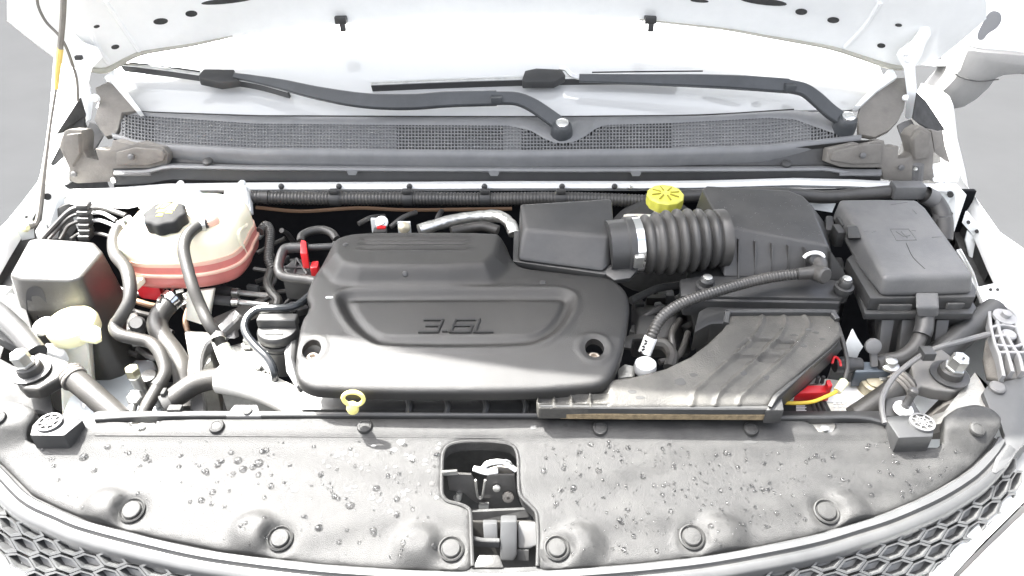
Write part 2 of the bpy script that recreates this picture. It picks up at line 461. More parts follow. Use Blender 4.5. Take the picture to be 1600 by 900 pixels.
# pale body flange across the back
fl = MB()
up_ = [(100, 300), (180, 297), (260, 291), (400, 289), (640, 288), (800, 287), (1000, 287), (1100, 286), (1240, 282), (1330, 284), (1440, 290), (1480, 292)]
rows = [[Y(x, y - 4, 0.622) for x, y in up_], [Y(x, y, 0.60) for x, y in up_], [Y(x, y + 7, 0.597) for x, y in up_], [Y(x, y + 11, 0.605) for x, y in up_]]
fl.add(grid(rows))
obj('bulkhead_flange', fl, M_WHITE, t)
obj('cowl_side_panel', plate([Y(108, 298, 0.6), Y(262, 297, 0.6), Y(262, 312, 0.59), Y(200, 326, 0.585), Y(124, 323, 0.585), Y(101, 316, 0.59)], 0.006, (0, -1, 0.2)), M_WHITE, t, smooth=False)
for px in (440, 530, 640, 757, 878, 960):
    pt = Y(px, 291, 0.594); obj('plug', lathe([(0.0055, 0), (0.006, 0.003), (0.003, 0.006)], pt, (0, -1, 0.3), 10), M_BLACK, t)
for px, py, rx in ((985, 291, 4), (1430, 262, 3)):
    pt = Y(px, py + 2, 0.595); obj('flange_bolt', lathe([(rx * S(pt), 0), (rx * S(pt), 0.003), (rx * .5 * S(pt), 0.006)], pt, (0, -1, 0.3), 8), M_STEEL, t)

# gutters beside the bay
for s, px in ((-1, [(-60, 470), (0, 388), (48, 310), (66, 288), (80, 380), (30, 470), (0, 560), (-60, 600)]),
              (1, [(1494, 285), (1509, 306), (1556, 402), (1595, 478), (1640, 560), (1560, 520), (1520, 440), (1490, 365)])):
    pts = [Z(x, y, -0.075) for x, y in px]
    struct(obj('fender_gutter', plate(pts, 0.004, (0, 0, 1)), M_DEEP, smooth=False))

# ================================================================== fenders and aprons
t = thing('front_fender', 'white front fender on the tank side of the bay, beside the prop rod', 'fender', (-1.04, 0.6, -0.7), 'front fenders')
cr = [(-190, 560, -.03), (-110, 460, -.02), (0, 355, -.005), (11, 345, 0), (40, 312, 0), (62, 283, .005), (71, 255, .02), (78, 213, .03), (84, 165, .045), (88, 110, .07), (90, 80, .09)]
inn = [(-150, 640, -.06), (-80, 520, -.04), (0, 384, -.02), (20, 352, -.012), (46, 309, -.01), (66, 284, 0), (80, 258, .012), (88, 212, .025), (122, 157, .05), (118, 105, .08), (112, 80, .10)]
IL = [Z(*p) + Vector((0, 0, -.034)) for p in inn[:-2]]
C_ = [Z(*p) for p in cr]; I_ = [Z(*p) for p in inn]
mid = [a.lerp(b, 0.45) + Vector((0, 0, 0.006)) for a, b in zip(C_, I_)]
obj('fender_skin', grid([[p + Vector((0.006, 0, -0.03)) for p in I_], I_, mid, C_, [p + Vector((-0.02, 0, -0.025)) for p in C_],
     [p + Vector((-0.035, 0, -0.12)) for p in C_], [p + Vector((-0.04, 0, -0.75)) for p in C_]]), M_WHITE, t, ang=60)
obj('fender_nose', plate([Z(-60, 424, -.02), Z(-10, 444, -.02), Z(19, 447, -.02), Z(8, 460, -.025), Z(-4, 474, -.03), Z(-60, 490, -.03)], 0.02, (0, 0, 1), 0.004), M_WHITE, t)
obj('hinge_pillar', plate([Y(71, 262, .66), Y(82, 215, .68), Y(98, 232, .66), Y(109, 262, .64), Y(106, 286, .625), Y(98, 291, .62), Y(66, 285, .64)], 0.03, (0.2, -1, 0.4), 0.004), M_WHITE, t)
ap = plate([Y(47, 307, .60), Y(62, 286, .62), Y(98, 290, .622), Y(112, 299, .622), Y(100, 330, .61), Y(90, 372, .60), Y(70, 375, .58)], 0.006, (0.5, -1, 0.2))
obj('apron', ap, M_WHITEIN, t, smooth=False)
pt = Y(74, 307, .607); obj('drain_hole', lathe([(5.5 * S(pt), -.002), (5.5 * S(pt), 0.002)], pt, (0.5, -1, 0.2), 16), M_DEEP, t)
br = plate([Y(40, 327, .56), Y(44, 327, .56), Y(52, 347, .56), Y(54, 372, .555), Y(34, 376, .55), Y(27, 361, .55), Y(38, 343, .555)], 0.004, (0.5, -1, 0.3), 0.001)
b_ = obj('rod_bracket', br, M_WHITEIN, t)
pt = Y(41, 339, .554); obj('slot', lathe([(2 * S(pt), -.002), (2 * S(pt), 0.003)], pt, (0.5, -1, 0.3), 8), M_DEEP, b_)
pt = Y(38, 356, .547); obj('grommet', lathe([(6 * S(pt), -.004), (7 * S(pt), 0.004), (4 * S(pt), 0.010)], pt, (1, -.3, 0.2), 14), M_CREAM, b_)
obj('hinge_gap_seal', plate([Y(125, 153, .74), Y(133, 180, .74), Y(131, 203, .73), Y(104, 206, .72), Y(88, 210, .70)], 0.01, (0.3, -1, 0.2)), M_DEEP, t, smooth=False)
obj('lower_gap_seal', plate([Y(95, 226, .66), Y(100, 250, .65), Y(82, 259, .65), Y(79, 256, .65)], 0.008, (0.3, -1, 0.2)), M_DEEP, t, smooth=False)

t = thing('front_fender', 'white front fender on the fuse box side of the bay, below the side mirror', 'fender', (1.0, 0.6, -0.7), 'front fenders')
cr = [(1483, 150, .06), (1488, 200, .045), (1500, 250, .03), (1506, 285, .015), (1524, 308, .01), (1562, 362, 0), (1660, 430, -.01), (1800, 600, -.03), (1900, 760, -.06)]
inn = [(1440, 130, .07), (1478, 203, .045), (1483, 258, .02), (1497, 281, 0), (1511, 304, -.005), (1536, 355, -.01), (1556, 400, -.015), (1600, 490, -.03), (1660, 600, -.06)]
IR = [Z(*p) + Vector((0, 0, -.034)) for p in inn[:-2]]
C_ = [Z(*p) for p in cr]; I_ = [Z(*p) for p in inn]
mid = [a.lerp(b, 0.45) + Vector((0, 0, 0.006)) for a, b in zip(C_, I_)]
obj('fender_skin', grid([[p + Vector((-0.006, 0, -0.03)) for p in I_], I_, mid, C_, [p + Vector((0.02, 0, -0.025)) for p in C_],
     [p + Vector((0.035, 0, -0.12)) for p in C_], [p + Vector((0.04, 0, -0.75)) for p in C_]]), M_WHITE, t, ang=60)
obj('hinge_pillar', plate([Y(1450, 262, .645), Y(1458, 259, .645), Y(1482, 254, .66), Y(1494, 258, .66), Y(1500, 275, .65), Y(1498, 284, .64), Y(1470, 286, .63), Y(1459, 284, .63)], 0.03, (-0.2, -1, 0.4), 0.003), M_WHITE, t)
obj('apron', plate([Y(1462, 287, .622), Y(1494, 288, .622), Y(1510, 305, .61), Y(1491, 362, .58), Y(1481, 357, .59), Y(1474, 335, .61)], 0.006, (-0.5, -1, 0.2)), M_WHITEIN, t, smooth=False)
pt = Y(1485, 304, .61); obj('drain_hole', lathe([(4.5 * S(pt), -.006), (4.5 * S(pt), 0.003)], pt, (-0.4, -1, 0.2), 16), M_DEEP, t)
b_ = obj('fender_bracket', plate([Y(1509, 330, .56), Y(1512, 330, .56), Y(1522, 344, .555), Y(1539, 361, .55), Y(1536, 372, .548), Y(1530, 379, .545), Y(1503, 348, .555)], 0.004, (-0.5, -1, 0.3), 0.001), M_WHITEIN, t)
for a, b in ((1513, 347), (1526, 361)):
    pt = Y(a, b, .549); obj('slot', lathe([(2.6 * S(pt), -.002), (2.6 * S(pt), 0.006)], pt, (-0.5, -1, 0.3), 10), M_DEEP, b_)
obj('lower_bracket', plate([Y(1511, 360, .552), Y(1532, 378, .548), Y(1541, 382, .54), Y(1535, 398, .53), Y(1522, 415, .52), Y(1516, 410, .53), Y(1507, 375, .55)], 0.006, (-0.5, -1, 0.3), 0.002), M_WHITEIN, t)
obj('inner_support', plate([Z(1494, 390, -.02), Z(1502, 388, -.02), Z(1522, 424, -.02), Z(1530, 450, -.03), Z(1524, 460, -.03), Z(1514, 420, -.03)], 0.01, (-.3, -.5, 1), 0.002), M_WHITEIN, t)
obj('corner_plate', plate([Z(1526, 448, -.012), Z(1570, 438, -.012), Z(1615, 440, -.012), Z(1640, 600, -.03), Z(1592, 560, -.03), Z(1562, 480, -.02), Z(1541, 482, -.02)], 0.012, (0, 0, 1), 0.003), M_WHITE, t)
for a, b in ((1548, 452), (1559, 452)):
    pt = Z(a, b, -.0115); obj('rivet_hole', lathe([(2.4 * S(pt), -.002), (2.4 * S(pt), 0.0015)], pt, (0, 0, 1), 8), M_DEEP, t)
obj('hinge_gap_seal', plate([Y(1433, 145, .78), Y(1447, 158, .78), Y(1477, 203, .74), Y(1462, 207, .73), Y(1440, 198, .73), Y(1426, 186, .73)], 0.01, (-0.3, -1, 0.2)), M_DEEP, t, smooth=False)
obj('lower_gap_seal', plate([Y(1460, 208, .70), Y(1473, 205, .70), Y(1476, 226, .69), Y(1484, 254, .67), Y(1474, 250, .67), Y(1460, 238, .68)], 0.012, (-0.3, -1, 0.2)), M_INS, t, smooth=False)

sd_ = MB()
for inn_ in (IL, IR):
    sd_.add(grid([inn_, [p + Vector((-.01 * (1 if p.x > 0 else -1), 0, -.45)) for p in inn_]]))
struct(obj('inner_wing_lining', sd_, M_DEEP, smooth=False))
# ================================================================== windscreen
wb = [(150, 168), (190, 174), (400, 182), (620, 183), (860, 183), (1100, 181), (1240, 172), (1320, 172), (1400, 166)]
W0 = [Z(x, y, .128) for x, y in wb]
SL = R(28)
def wrow(L): return [Vector((p.x * (1 - 0.12 * L), p.y + L * math.cos(SL), p.z + L * math.sin(SL))) for p in W0]
M_GLASS = mat('pale_glare_glass', (0.52, 0.525, 0.52), 0.03, spec=1.0, ior=1.9)  # reflected glare painted in as a pale base colour
wg = thick_grid([wrow(L) for L in (0, .25, .5, .8)], (0, -1, 2), 0.006)
t = thing('windscreen', 'pale reflective windscreen glass rising behind the wiper arms', 'windscreen', base(W0))
obj('glass_pane', wg, M_GLASS, t)
WN = Vector((0, -math.sin(SL), math.cos(SL)))
def WS(px, py, off=0.0):       # on the windscreen plane lifted by off
    p0 = Vector((0, W0[4].y, .128)) + WN * off
    d = ray(px, py); return CAM + d * ((p0 - CAM).dot(WN) / d.dot(WN))

# ================================================================== hood
E_px = [(95, 98, .845), (130, 104, .845), (167, 107, .85), (217, 82, .87), (300, 68, .89), (363, 54, .90), (500, 36, .92), (690, 22, .93), (862, 22, .93), (1000, 28, .92),
        (1133, 43, .905), (1200, 55, .895), (1300, 73, .88), (1393, 102, .86), (1425, 100, .85), (1462, 96, .845)]
E = [Y(a, b, c) for a, b, c in E_px]
HA = R(58)
def hrow(L, off=0.0):
    o = []
    L0 = L
    for p in E:
        L = L0 * (1.12 - .09 * abs(p.x) ** 3)
        k = 1 + 0.35 * min(L, .12) - 0.50 * max(0, min(L, .5) - .12) - .14 * max(0, L - .5)
        yb = p.y * (1 - min(L / .95, 1)) + 0.93 * min(L / .95, 1) if L > .2 else p.y
        o.append(Vector((p.x * k, yb - L * math.cos(HA) + off * math.sin(HA), p.z + L * math.sin(HA) + off * math.cos(HA))))
    return o
t = thing('hood', 'raised white hood seen from below, hinged above the wiper cowl', 'hood', base(E))
under = grid([hrow(L) for L in (0, .012, .02, .06, .12, .2, .35, .6, .95)])
inner = grid([hrow(L, -0.0) for L in (0,)] * 2) if False else under
obj('inner_panel', under, M_WHITE, t)
skin = [hrow(L, .03) for L in (-.02, .06, .2, .6, .97)]
obj('outer_skin', grid(skin), M_WHITE, t)
lip = grid([hrow(0), [p + Vector((0, .006, -.008)) for p in hrow(0)], [p + Vector((0, .022, -.006)) for p in hrow(0)], skin[0]])
obj('rear_flange', lip, M_WHITE, t)
M_HEMSHADE = mat('hem_shade', (.36, .35, .30), .6, var=.1)  # beige tone paints the shade line along the hood hem
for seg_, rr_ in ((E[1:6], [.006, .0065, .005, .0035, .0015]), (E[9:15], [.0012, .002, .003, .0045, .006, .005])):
    obj('hem_shade', tube([p + Vector((0, -.001, -.003)) for p in seg_], rr_, 8), M_HEMSHADE, t)
for k in (0, -1):
    s = grid([[hrow(L)[k] for L in (0, .2, .6, .95)], [hrow(L, .03)[k] for L in (-.02, .2, .6, .97)]]); obj('side_hem', s, M_WHITE, t)
HB = bvh(under)
def decal(tree, pts, lift=.0008):
    o = []
    for a, b in pts:
        p, n = hit(tree, a, b)
        if p is None: return None
        o.append(p + n * lift)
    c = sum(o, Vector()) / len(o)
    return [c] + o, [(0, i + 1, (i + 1) % len(o) + 1) for i in range(len(o))]
def hole(px, py, rx, ry, rot=0.0):
    p, n = hit(HB, px, py)
    if p is None: return
    u = (RIGHT - n * RIGHT.dot(n)).normalized(); v_ = n.cross(u); s = S(p); k = abs(n.dot(ray(px, py).normalized()))
    ring = []
    for i in range(18):
        a = 2 * math.pi * i / 18; x, y = rx * math.cos(a), ry * math.sin(a)
        x, y = x * math.cos(rot) - y * math.sin(rot), x * math.sin(rot) + y * math.cos(rot)
        ring.append(p + (u * x + v_ * y / max(k, .35)) * s + n * 0.0015)
    obj('access_hole', plate(ring, 0.012, n), M_DEEP, t)
for a in ((251, 33, 11, 4.2), (299, 21, 9, 4.2), (1252, 18, 9, 4.2), (1302, 31, 9, 4.0), (151, 41, 4.5, 2), (180, 73, 6, 3), (1404, 39, 5, 2), (1377, 71, 6, 3),
          (355, 1, 40, 3.5), (1093, 1, 14, 2), (1193, 2, 36, 4.5)): hole(*a)
# stamped ribs
for pts in ([(217, 80), (190, 40), (165, 2)], [(1320, 74), (1352, 40), (1375, 4)], [(170, 100), (150, 70), (140, 50)]):
    P = [hit(HB, *q) for q in pts]
    if all(p is not None for p, n in P):
        obj('stamped_rib', tube([p - n * .002 for p, n in P], .006, 8), M_WHITE, t)
for px, lab in ((533, 'l'), (1016, 'r')):
    p, n = hit(HB, px, 27); s = S(p)
    b_ = obj('seal_clip', box(p + n * .006, 18 * s, .02, 11 * s, .002), M_BLACK, t)
    obj('clip_tongue', box(p + n * .012 + Vector((2 * s, 0, -9 * s)), 9 * s, .012, 12 * s, .0015), M_BLACK, b_)
# hinges
def hinge(px, sgn, lab):
    P = [Y(a, b, .80) for a, b in px]
    o = obj('hinge_arm', plate(P, .012, (sgn * .5, -1, .2), .003), M_WHITE, t); o['label'] = lab
    return o
h1 = hinge([(103, 43), (113, 48), (130, 66), (153, 74), (161, 90), (143, 108), (139, 130), (146, 160), (143, 187), (135, 190), (129, 150), (121, 108), (108, 80)], 1, 'white hood hinge arm beside the dark prop rod')
p = Y(123, 90, .785); obj('latch_hole', box(p, 10 * S(p), .01, 6 * S(p), .001), M_DEEP, h1)
p = Y(150, 153, .785); obj('hinge_bolt', lathe([(5 * S(p), 0), (7 * S(p), .006), (4 * S(p), .012)], p, (.3, -1, .2), 12), M_WHITE, h1)
p = Y(140, 205, .74); obj('hinge_foot', plate([Y(140, 190, .76), Y(150, 194, .76), Y(161, 212, .73), Y(150, 232, .71), Y(143, 240, .70), Y(129, 240, .70), Y(131, 214, .72)], .01, (.3, -1, .5), .002), M_BRKT, h1)
h2 = hinge([(1453, 40), (1455, 55), (1447, 67), (1440, 88), (1430, 104), (1433, 147), (1427, 183), (1420, 187), (1413, 184), (1417, 147), (1412, 108), (1400, 86), (1404, 78), (1426, 62), (1438, 44)], -1, 'white hood hinge arm in front of the side mirror')
for a, b in ((1414, 82), (1417, 92)):
    p = Y(a, b, .785); obj('hinge_bolt', lathe([(5 * S(p), 0), (5.5 * S(p), .008), (3 * S(p), .012)], p, (-.3, -1, .2), 10), M_WHITE, h2)
p = Y(1414, 152, .785); obj('hinge_bolt', lathe([(4 * S(p), 0), (5 * S(p), .006), (3 * S(p), .010)], p, (-.3, -1, .2), 12), M_WHITE, h2)
obj('hinge_foot', plate([Y(1402, 196, .74), Y(1412, 190, .75), Y(1424, 186, .75), Y(1432, 200, .73), Y(1424, 236, .70), Y(1412, 225, .71)], .01, (-.3, -1, .5), .002), M_BRKT, h2)

# prop rod
r0, r1 = Y(100, -14, .66), Y(94, 76, .66)
t = thing('prop_rod', 'thin grey prop rod with a yellow sleeve rising from the fender bracket', 'prop rod', (-1, .55, 0))
obj('upper_rod', tube([r0, Y(98, 30, .66), r1], 4.6 * S(r1), 8), M_INS, t)
obj('yellow_sleeve', tube([r1, Y(90, 110, .655), Y(88, 139, .65)], [5.2 * S(r1), 4.6 * S(r1), 3.2 * S(r1)], 8), mat('yellow_sleeve_rubber', (.62, .46, .13), .5), t)
obj('lower_rod', tube([Y(88, 137, .65), Y(79, 195, .64), Y(72, 250, .62), Y(66, 300, .60), Y(61, 338, .575), Y(56, 350, .565), Y(44, 356, .552)], [2.2 * S(r1), 2.4 * S(r1), 3 * S(r1), 4.2 * S(r1), 5 * S(r1), 5 * S(r1), 4 * S(r1)], 8), M_INS, t)
tag(obj('washer_tube', tube([Y(58, -10, .70), Y(60, 10, .70), Y(72, 34, .70), Y(92, 55, .70), Y(104, 75, .70), Y(113, 100, .70), Y(120, 125, .70), Y(122, 158, .70)], 2.3 * S(r1), 7), M_INS),
    'thin grey washer tube hanging from the hood past the white hinge', 'tube')

# ================================================================== cowl
bx = [(190, 212), (203, 217), (260, 225), (400, 232), (620, 234), (800, 235), (1050, 232), (1200, 227), (1318, 214)]
tx = [(190, 178), (240, 182), (400, 193), (620, 195), (795, 196), (830, 204), (850, 216), (865, 222), (880, 224), (898, 221), (915, 212), (930, 201), (945, 195), (1050, 192), (1200, 184), (1240, 186), (1280, 200), (1318, 213)]
rx = [(184, 175), (240, 178), (400, 183.5), (620, 184.5), (860, 185), (1100, 182.5), (1240, 173.5), (1290, 180), (1325, 204)]
def li(c, x): return float(np.interp(x, [p[0] for p in c], [p[1] for p in c]))
def CW(x, y, off=0.0):         # sloping cowl plane
    p = PL(x, y, -.10, .30); return p + Vector((0, -.28, .96)) * off
cow = thing('wiper_cowl', 'grey plastic cowl panel with a mesh grille band under the wiper arms', 'cowl panel', CW(760, 233))
xs = np.linspace(190, 1318, 90)
closed_ = [(240, 620), (786, 815), (1051, 1268)]
for a, b in closed_:
    q = np.linspace(a, b, max(4, int((b - a) / 6)))
    obj('blank_panel', grid([[CW(x, li(bx, x), -.0018) for x in q], [CW(x, li(tx, x), -.0018) for x in q]]), M_COWL, cow)
dk = [[CW(x, li(bx, x) + 6, -.03) for x in xs], [CW(x, li(bx, x), -.03) for x in xs], [CW(x, li(tx, x) - 14, -.012) for x in xs]]
obj('plenum', grid(dk), M_DEEP, cow)
# stepped blank inside the open mesh
obj('plenum_step', grid([[CW(x, li(bx, x), -.004) for x in (716, 735, 760, 785)], [CW(x, y, -.004) for x, y in ((716, 221), (735, 214), (760, 217), (785, 216))]]), M_COWL, cow)
mesh = MB(); pit = 5.15; hb = .8
def quadbar(x0, y0, x1, y1, hw, vert):
    if vert: q = [(x0 - hw, y0), (x0 + hw, y0), (x1 + hw, y1), (x1 - hw, y1)]
    else: q = [(x0, y0 + hw), (x1, y1 + hw), (x1, y1 - hw), (x0, y0 - hw)]
    A = [CW(a, b, .0005) for a, b in q]; B = [CW(a, b, -.003) for a, b in q]
    mesh.add((A + B, [(0, 1, 2, 3), (0, 4, 5, 1), (1, 5, 6, 2), (2, 6, 7, 3), (3, 7, 4, 0)]))
cols = np.arange(190, 1319, pit)
for x in cols:
    y0, y1 = li(bx, x), li(tx, x)
    if y0 - y1 > 1.5: quadbar(x, y0, x, y1, hb, True)
for k in range(1, 8):
    for x in cols[:-1]:
        x1 = x + pit; ya, yb = li(bx, x) - k * pit, li(bx, x1) - k * pit
        if ya > li(tx, x) + .8 and yb > li(tx, x1) + .8: quadbar(x, ya, x1, yb, hb * .9, False)
o = obj('grille_mesh', mesh, M_COWL, cow, smooth=False); o['kind'] = 'stuff'
# rims
xr = np.linspace(186, 1322, 160)
def rim(c, d0, d1, h0): return [CW(x, li(c, x) + d0, h0) for x in xr]
top = [[CW(x, li(tx, x) + .5, 0) for x in xr], [CW(x, li(tx, x) - 2, .004) for x in xr], [CW(x, max(li(rx, x), -1e9) if li(rx, x) < li(tx, x) - 4 else li(tx, x) - 4, .003) for x in xr],
       [CW(x, (li(rx, x) if li(rx, x) < li(tx, x) - 4 else li(tx, x) - 4) - 3, -.004) for x in xr]]
obj('upper_rim', grid(top), M_COWL, cow, ang=50)
xb = np.linspace(176, 1345, 120)
bx2 = [(176, 208)] + bx + [(1345, 211)]
low = [[CW(x, li(bx2, x) - .5, 0) for x in xb], [CW(x, li(bx2, x) + 2, .005) for x in xb], [CW(x, li(bx2, x) + 6, .004) for x in xb], [CW(x, li(bx2, x) + 9, -.004) for x in xb], [CW(x, li(bx2, x) + 10, -.03) for x in xb]]
obj('lower_rim', grid(low), M_COWL, cow, ang=60)
obj('edge_seam', tube([CW(x, li(rx, x) - 1.5, .002) for x in np.linspace(186, 1240, 20)], .0016, 6, 3), M_DEEP, cow)
# cowl front: dark gasket, ledge, dark face
gk = [(175, 250), (260, 240), (400, 247), (800, 250), (1200, 243), (1290, 240)]
xg = np.linspace(190, 1345, 60)
led = [(176, 267), (230, 266), (262, 258), (400, 261), (640, 263), (900, 264), (1200, 263), (1290, 262), (1345, 271), (1378, 270)]
t2 = thing('cowl_support', 'black channel with a grey ledge below the mesh cowl, above the white flange', 'cowl support', Y(770, 285, .63))
xg = np.linspace(178, 1376, 80)
rows = [[Y(x, li(bx2, min(max(x, 176), 1345)) + 8, .67) for x in xg], [Y(x, li(bx2, min(max(x, 176), 1345)) + 14, .675) for x in xg], [Y(x, li(led, x) - 5, .66) for x in xg], [Y(x, li(led, x), .645) for x in xg]]
obj('channel', grid(rows), M_BLACK, t2)
rows = [[Y(x, li(led, x) - 3, .645) for x in xg], [Y(x, li(led, x), .628) for x in xg], [Y(x, li(led, x) + 4, .624) for x in xg], [Y(x, li(led, x) + 6, .632) for x in xg]]
obj('ledge', grid(rows), M_COWL, t2)
rows = [[Y(x, li(led, x) + 5, .640) for x in xg], [Y(x, li(led, x) + 22, .634) for x in xg], [Y(x, li(led, x) + 30, .640) for x in xg]]
obj('front_face', grid(rows), M_BLACK, t2)
for x in (550, 772, 994):
    obj('ledge_tab', slab([Y(x - 9, li(led, x) + 3, .623), Y(x + 9, li(led, x) + 3, .623), Y(x + 6, li(led, x) + 9, .622), Y(x - 6, li(led, x) + 9, .622)], .004, .001), M_COWL, t2)
for x in (325, 1228):
    p = Y(x, li(led, x) - 6, .64); obj('pin_head', lathe([(.011, 0), (.010, .004), (.004, .007)], p, (0, -.3, 1), 14), M_BLACK, t2)
for (a, b) in ((177, 235), (1312, 1378)):
    obj('end_tab', slab([Y(a, 272, .618), Y(b, 272, .618), Y(b, 264, .64), Y(a, 264, .64)], .004, .001), M_COWL if a > 900 else M_BRKT, t2)
obj('lens_bolt', lathe([(.006, 0), (.006, .004), (.003, .006)], Y(178, 281, .62), (0, -1, .2), 8), M_STEEL, t2)

# insulation blocks at both ends
def block(name, px, y0, nrm, lab, extra=()):
    t = thing('end_block', lab, 'insulator block', (0, 0, 0), 'grey end blocks of the cowl')
    obj('foam_block', plate([Y(a, b, y0 + .3 * c) for a, b, c in px], .05, nrm, .003), M_INS, t)
    return t
lb = block('l', [(100, 205, .03), (107, 202, .03), (127, 203, .03), (131, 212, .03), (130, 236, .01), (136, 246, .01), (154, 250, .0), (148, 232, .01), (172, 234, .0), (176, 219, .02), (207, 226, .02), (216, 222, .02), (255, 230, .01), (263, 240, 0), (261, 257, 0), (232, 263, -.01), (177, 264, -.01), (178, 284, -.02), (120, 287, -.02), (107, 282, -.02), (110, 268, -.01), (100, 245, .0), (92, 228, .02)],
           .64, (0.1, -1, .35), 'brown grey insulation block at the cowl end above the coolant tank side')
rb = block('r', [(1290, 253, 0), (1295, 233, .01), (1340, 223, .02), (1346, 227, .02), (1382, 219, .02), (1384, 231, .01), (1405, 228, .01), (1403, 248, 0), (1420, 246, 0), (1427, 240, .01), (1422, 212, .03), (1428, 203, .03), (1440, 196, .03), (1455, 206, .03), (1460, 235, .01), (1458, 262, -.01), (1461, 280, -.02), (1433, 284, -.02), (1380, 281, -.02), (1377, 262, -.01), (1340, 262, -.01), (1313, 261, -.01)],
           .64, (-0.1, -1, .35), 'brown grey insulation block at the cowl end above the fuse box side')
for b_, q in ((lb, [(180, 238), (208, 231), (252, 234), (257, 240), (255, 252), (230, 259), (181, 258)]), (rb, [(1298, 251), (1302, 237), (1342, 228), (1379, 225), (1378, 255), (1332, 257)]), (lb, [(96, 230), (103, 210), (122, 208), (124, 240), (112, 262)]), (rb, [(1428, 218), (1440, 203), (1452, 210), (1454, 246), (1430, 250)])):
    obj('raised_panel', plate([Y(a, b, .632) for a, b in q], .02, (0, -1, .35), .005), M_INS, b_)
for b_, a, c in ((lb, 205, 245), (rb, 1348, 243), (lb, 116, 272), (rb, 1408, 262)):
    p = Y(a, c, .629); obj('fixing_stud', lathe([(.006, -.002), (.006, .003), (.003, .005)], p, (0, -1, .35), 10), M_BRKT, b_)
p = Y(1433, 283, .60); obj('post', tube([p, Y(1435, 257, .605)], 8 * S(p), 10), M_BRKT, rb)
obj('side_foam', plate([Y(1455, 203, .67), Y(1472, 206, .67), Y(1474, 225, .66), Y(1460, 236, .65)], .04, (-.1, -1, .3), .005), M_INS, rb)
# A-pillar trims
tag(obj('pillar_trim', plate([WS(148, 137, .008), WS(173, 125, .008), WS(188, 140, .008), WS(217, 172, .008), WS(190, 176, .008), WS(185, 200, .008), WS(180, 210, .008), WS(165, 213, .008), WS(156, 202, .008), WS(147, 187, .008), WS(154, 160, .008)], .012, WN, .003), M_INS),
    'brown grey corner trim between the white hinge and the passenger mesh end of the cowl', 'trim')
tag(obj('pillar_trim', plate([WS(1345, 164, .008), WS(1372, 140, .008), WS(1402, 121, .008), WS(1417, 121, .008), WS(1418, 140, .008), WS(1413, 170, .008), WS(1404, 188, .008), WS(1390, 203, .008), WS(1367, 214, .008), WS(1342, 209, .008), WS(1341, 180, .008)], .012, WN, .003), M_INS),
    'brown grey corner trim between the wiper pivot and the hinge below the mirror', 'trim')
for s, px in ((-1, [(162, 120), (178, 108), (180, 118), (220, 172), (213, 173), (172, 126)]), (1, [(1336, 165), (1388, 108), (1396, 108), (1402, 120), (1372, 140), (1345, 165)])):
    tag(obj('pillar_edge', plate([WS(a, b, .02) for a, b in px], .02, WN, .002), M_WHITE), 'white windscreen pillar edge at the ' + ('prop rod' if s < 0 else 'side mirror') + ' side of the glass', 'pillar')

# ================================================================== wipers
def wiper(lab, arm, aw, at, pivot, blade, holder):
    t = thing('windscreen_wiper', lab, 'wiper', (0, 0, 0), 'wipers parked on the windscreen')
    A = [WS(*q) for q in arm]; s = S(A[0])
    obj('arm', bar(A, [v * s for v in aw], [v * s for v in at], (0, -.75, .66), 8), M_WIPER, t)
    pv = WS(*pivot); s = S(pv)
    obj('pivot_cap', lathe([(18 * s, -.022), (17 * s, -.004), (15 * s, .006), (13 * s, .010)], pv, (0, -.35, 1), 24), M_WIPER, t)
    nut = obj('pivot_nut', lathe([(10.5 * s, 0), (10 * s, .004), (6 * s, .007)], pv + Vector((0, -.002, .010)), (0, -.35, 1), 18), M_CHROME, t)
    obj('nut_slot', box(pv + Vector((0, -.006, .0165)), 14 * s, .002, .001), M_STEEL, nut)
    Bl = [WS(*q) for q in blade]; s = S(Bl[0])
    bo = obj('blade', bar(Bl, 4 * s, 13 * s, (0, -.5, .85), 6), M_BLADE, t)
    obj('blade_spine', bar([p + Vector((0, -.004, .010)) for p in Bl], 5 * s, 2.4 * s, (0, -.5, .85), 6), M_STEEL if 'driver' not in lab else M_CHROME, bo)
    h = obj('blade_holder', slab([WS(a, b, .03) for a, b in holder], .016, .003), M_BLACK, t)
    return t
w1 = wiper('black wiper arm nearer the coolant tank, pivoting in the dip of the cowl', [(880, 198, .03), (856, 180, .035), (830, 163, .04), (806, 154, .045), (775, 153, .045)], [22, 22, 21, 20, 20], [9, 9, 9, 9, 9], (878, 200, .03),
           [(192, 106, .01), (260, 114, .01), (345, 126, .01), (400, 134, .01), (452, 148, .01)], [(310, 117), (318, 107), (366, 108), (374, 125), (345, 129), (311, 122)])
A = [WS(*q) for q in [(776, 153, .045), (700, 155, .045), (640, 159, .045), (570, 157, .045), (500, 146, .045), (440, 132, .04), (395, 123, .035), (366, 118, .03)]]
s = S(A[0]); obj('arm_extension', bar(A, [23 * s, 24 * s, 24 * s, 22 * s, 18 * s, 12 * s, 9 * s], [9 * s, 9 * s, 8 * s, 7 * s, 6 * s], (0, -.75, .66), 8), M_WIPER, w1)
p = A[0]; obj('knuckle', box(p, .022, .034, .014, .002), M_WIPER, w1)
obj('thin_rail', tube([WS(202, 98, .02), WS(250, 103, .02), WS(312, 112, .02)], .0018, 6), M_BLADE, w1)
w2 = wiper('black wiper arm nearer the mirror, its blade ending mid windscreen', [(1322, 190, .03), (1298, 174, .035), (1276, 154, .04), (1256, 140, .045), (1230, 134, .045)], [21, 22, 22, 20, 20], [9, 9, 9, 9, 9], (1323, 190, .03),
           [(581, 137, .01), (700, 132, .01), (830, 128, .01), (960, 126, .01), (1060, 128, .01)], [(816, 122), (820, 110), (838, 106), (878, 108), (884, 117), (866, 127), (816, 127)])
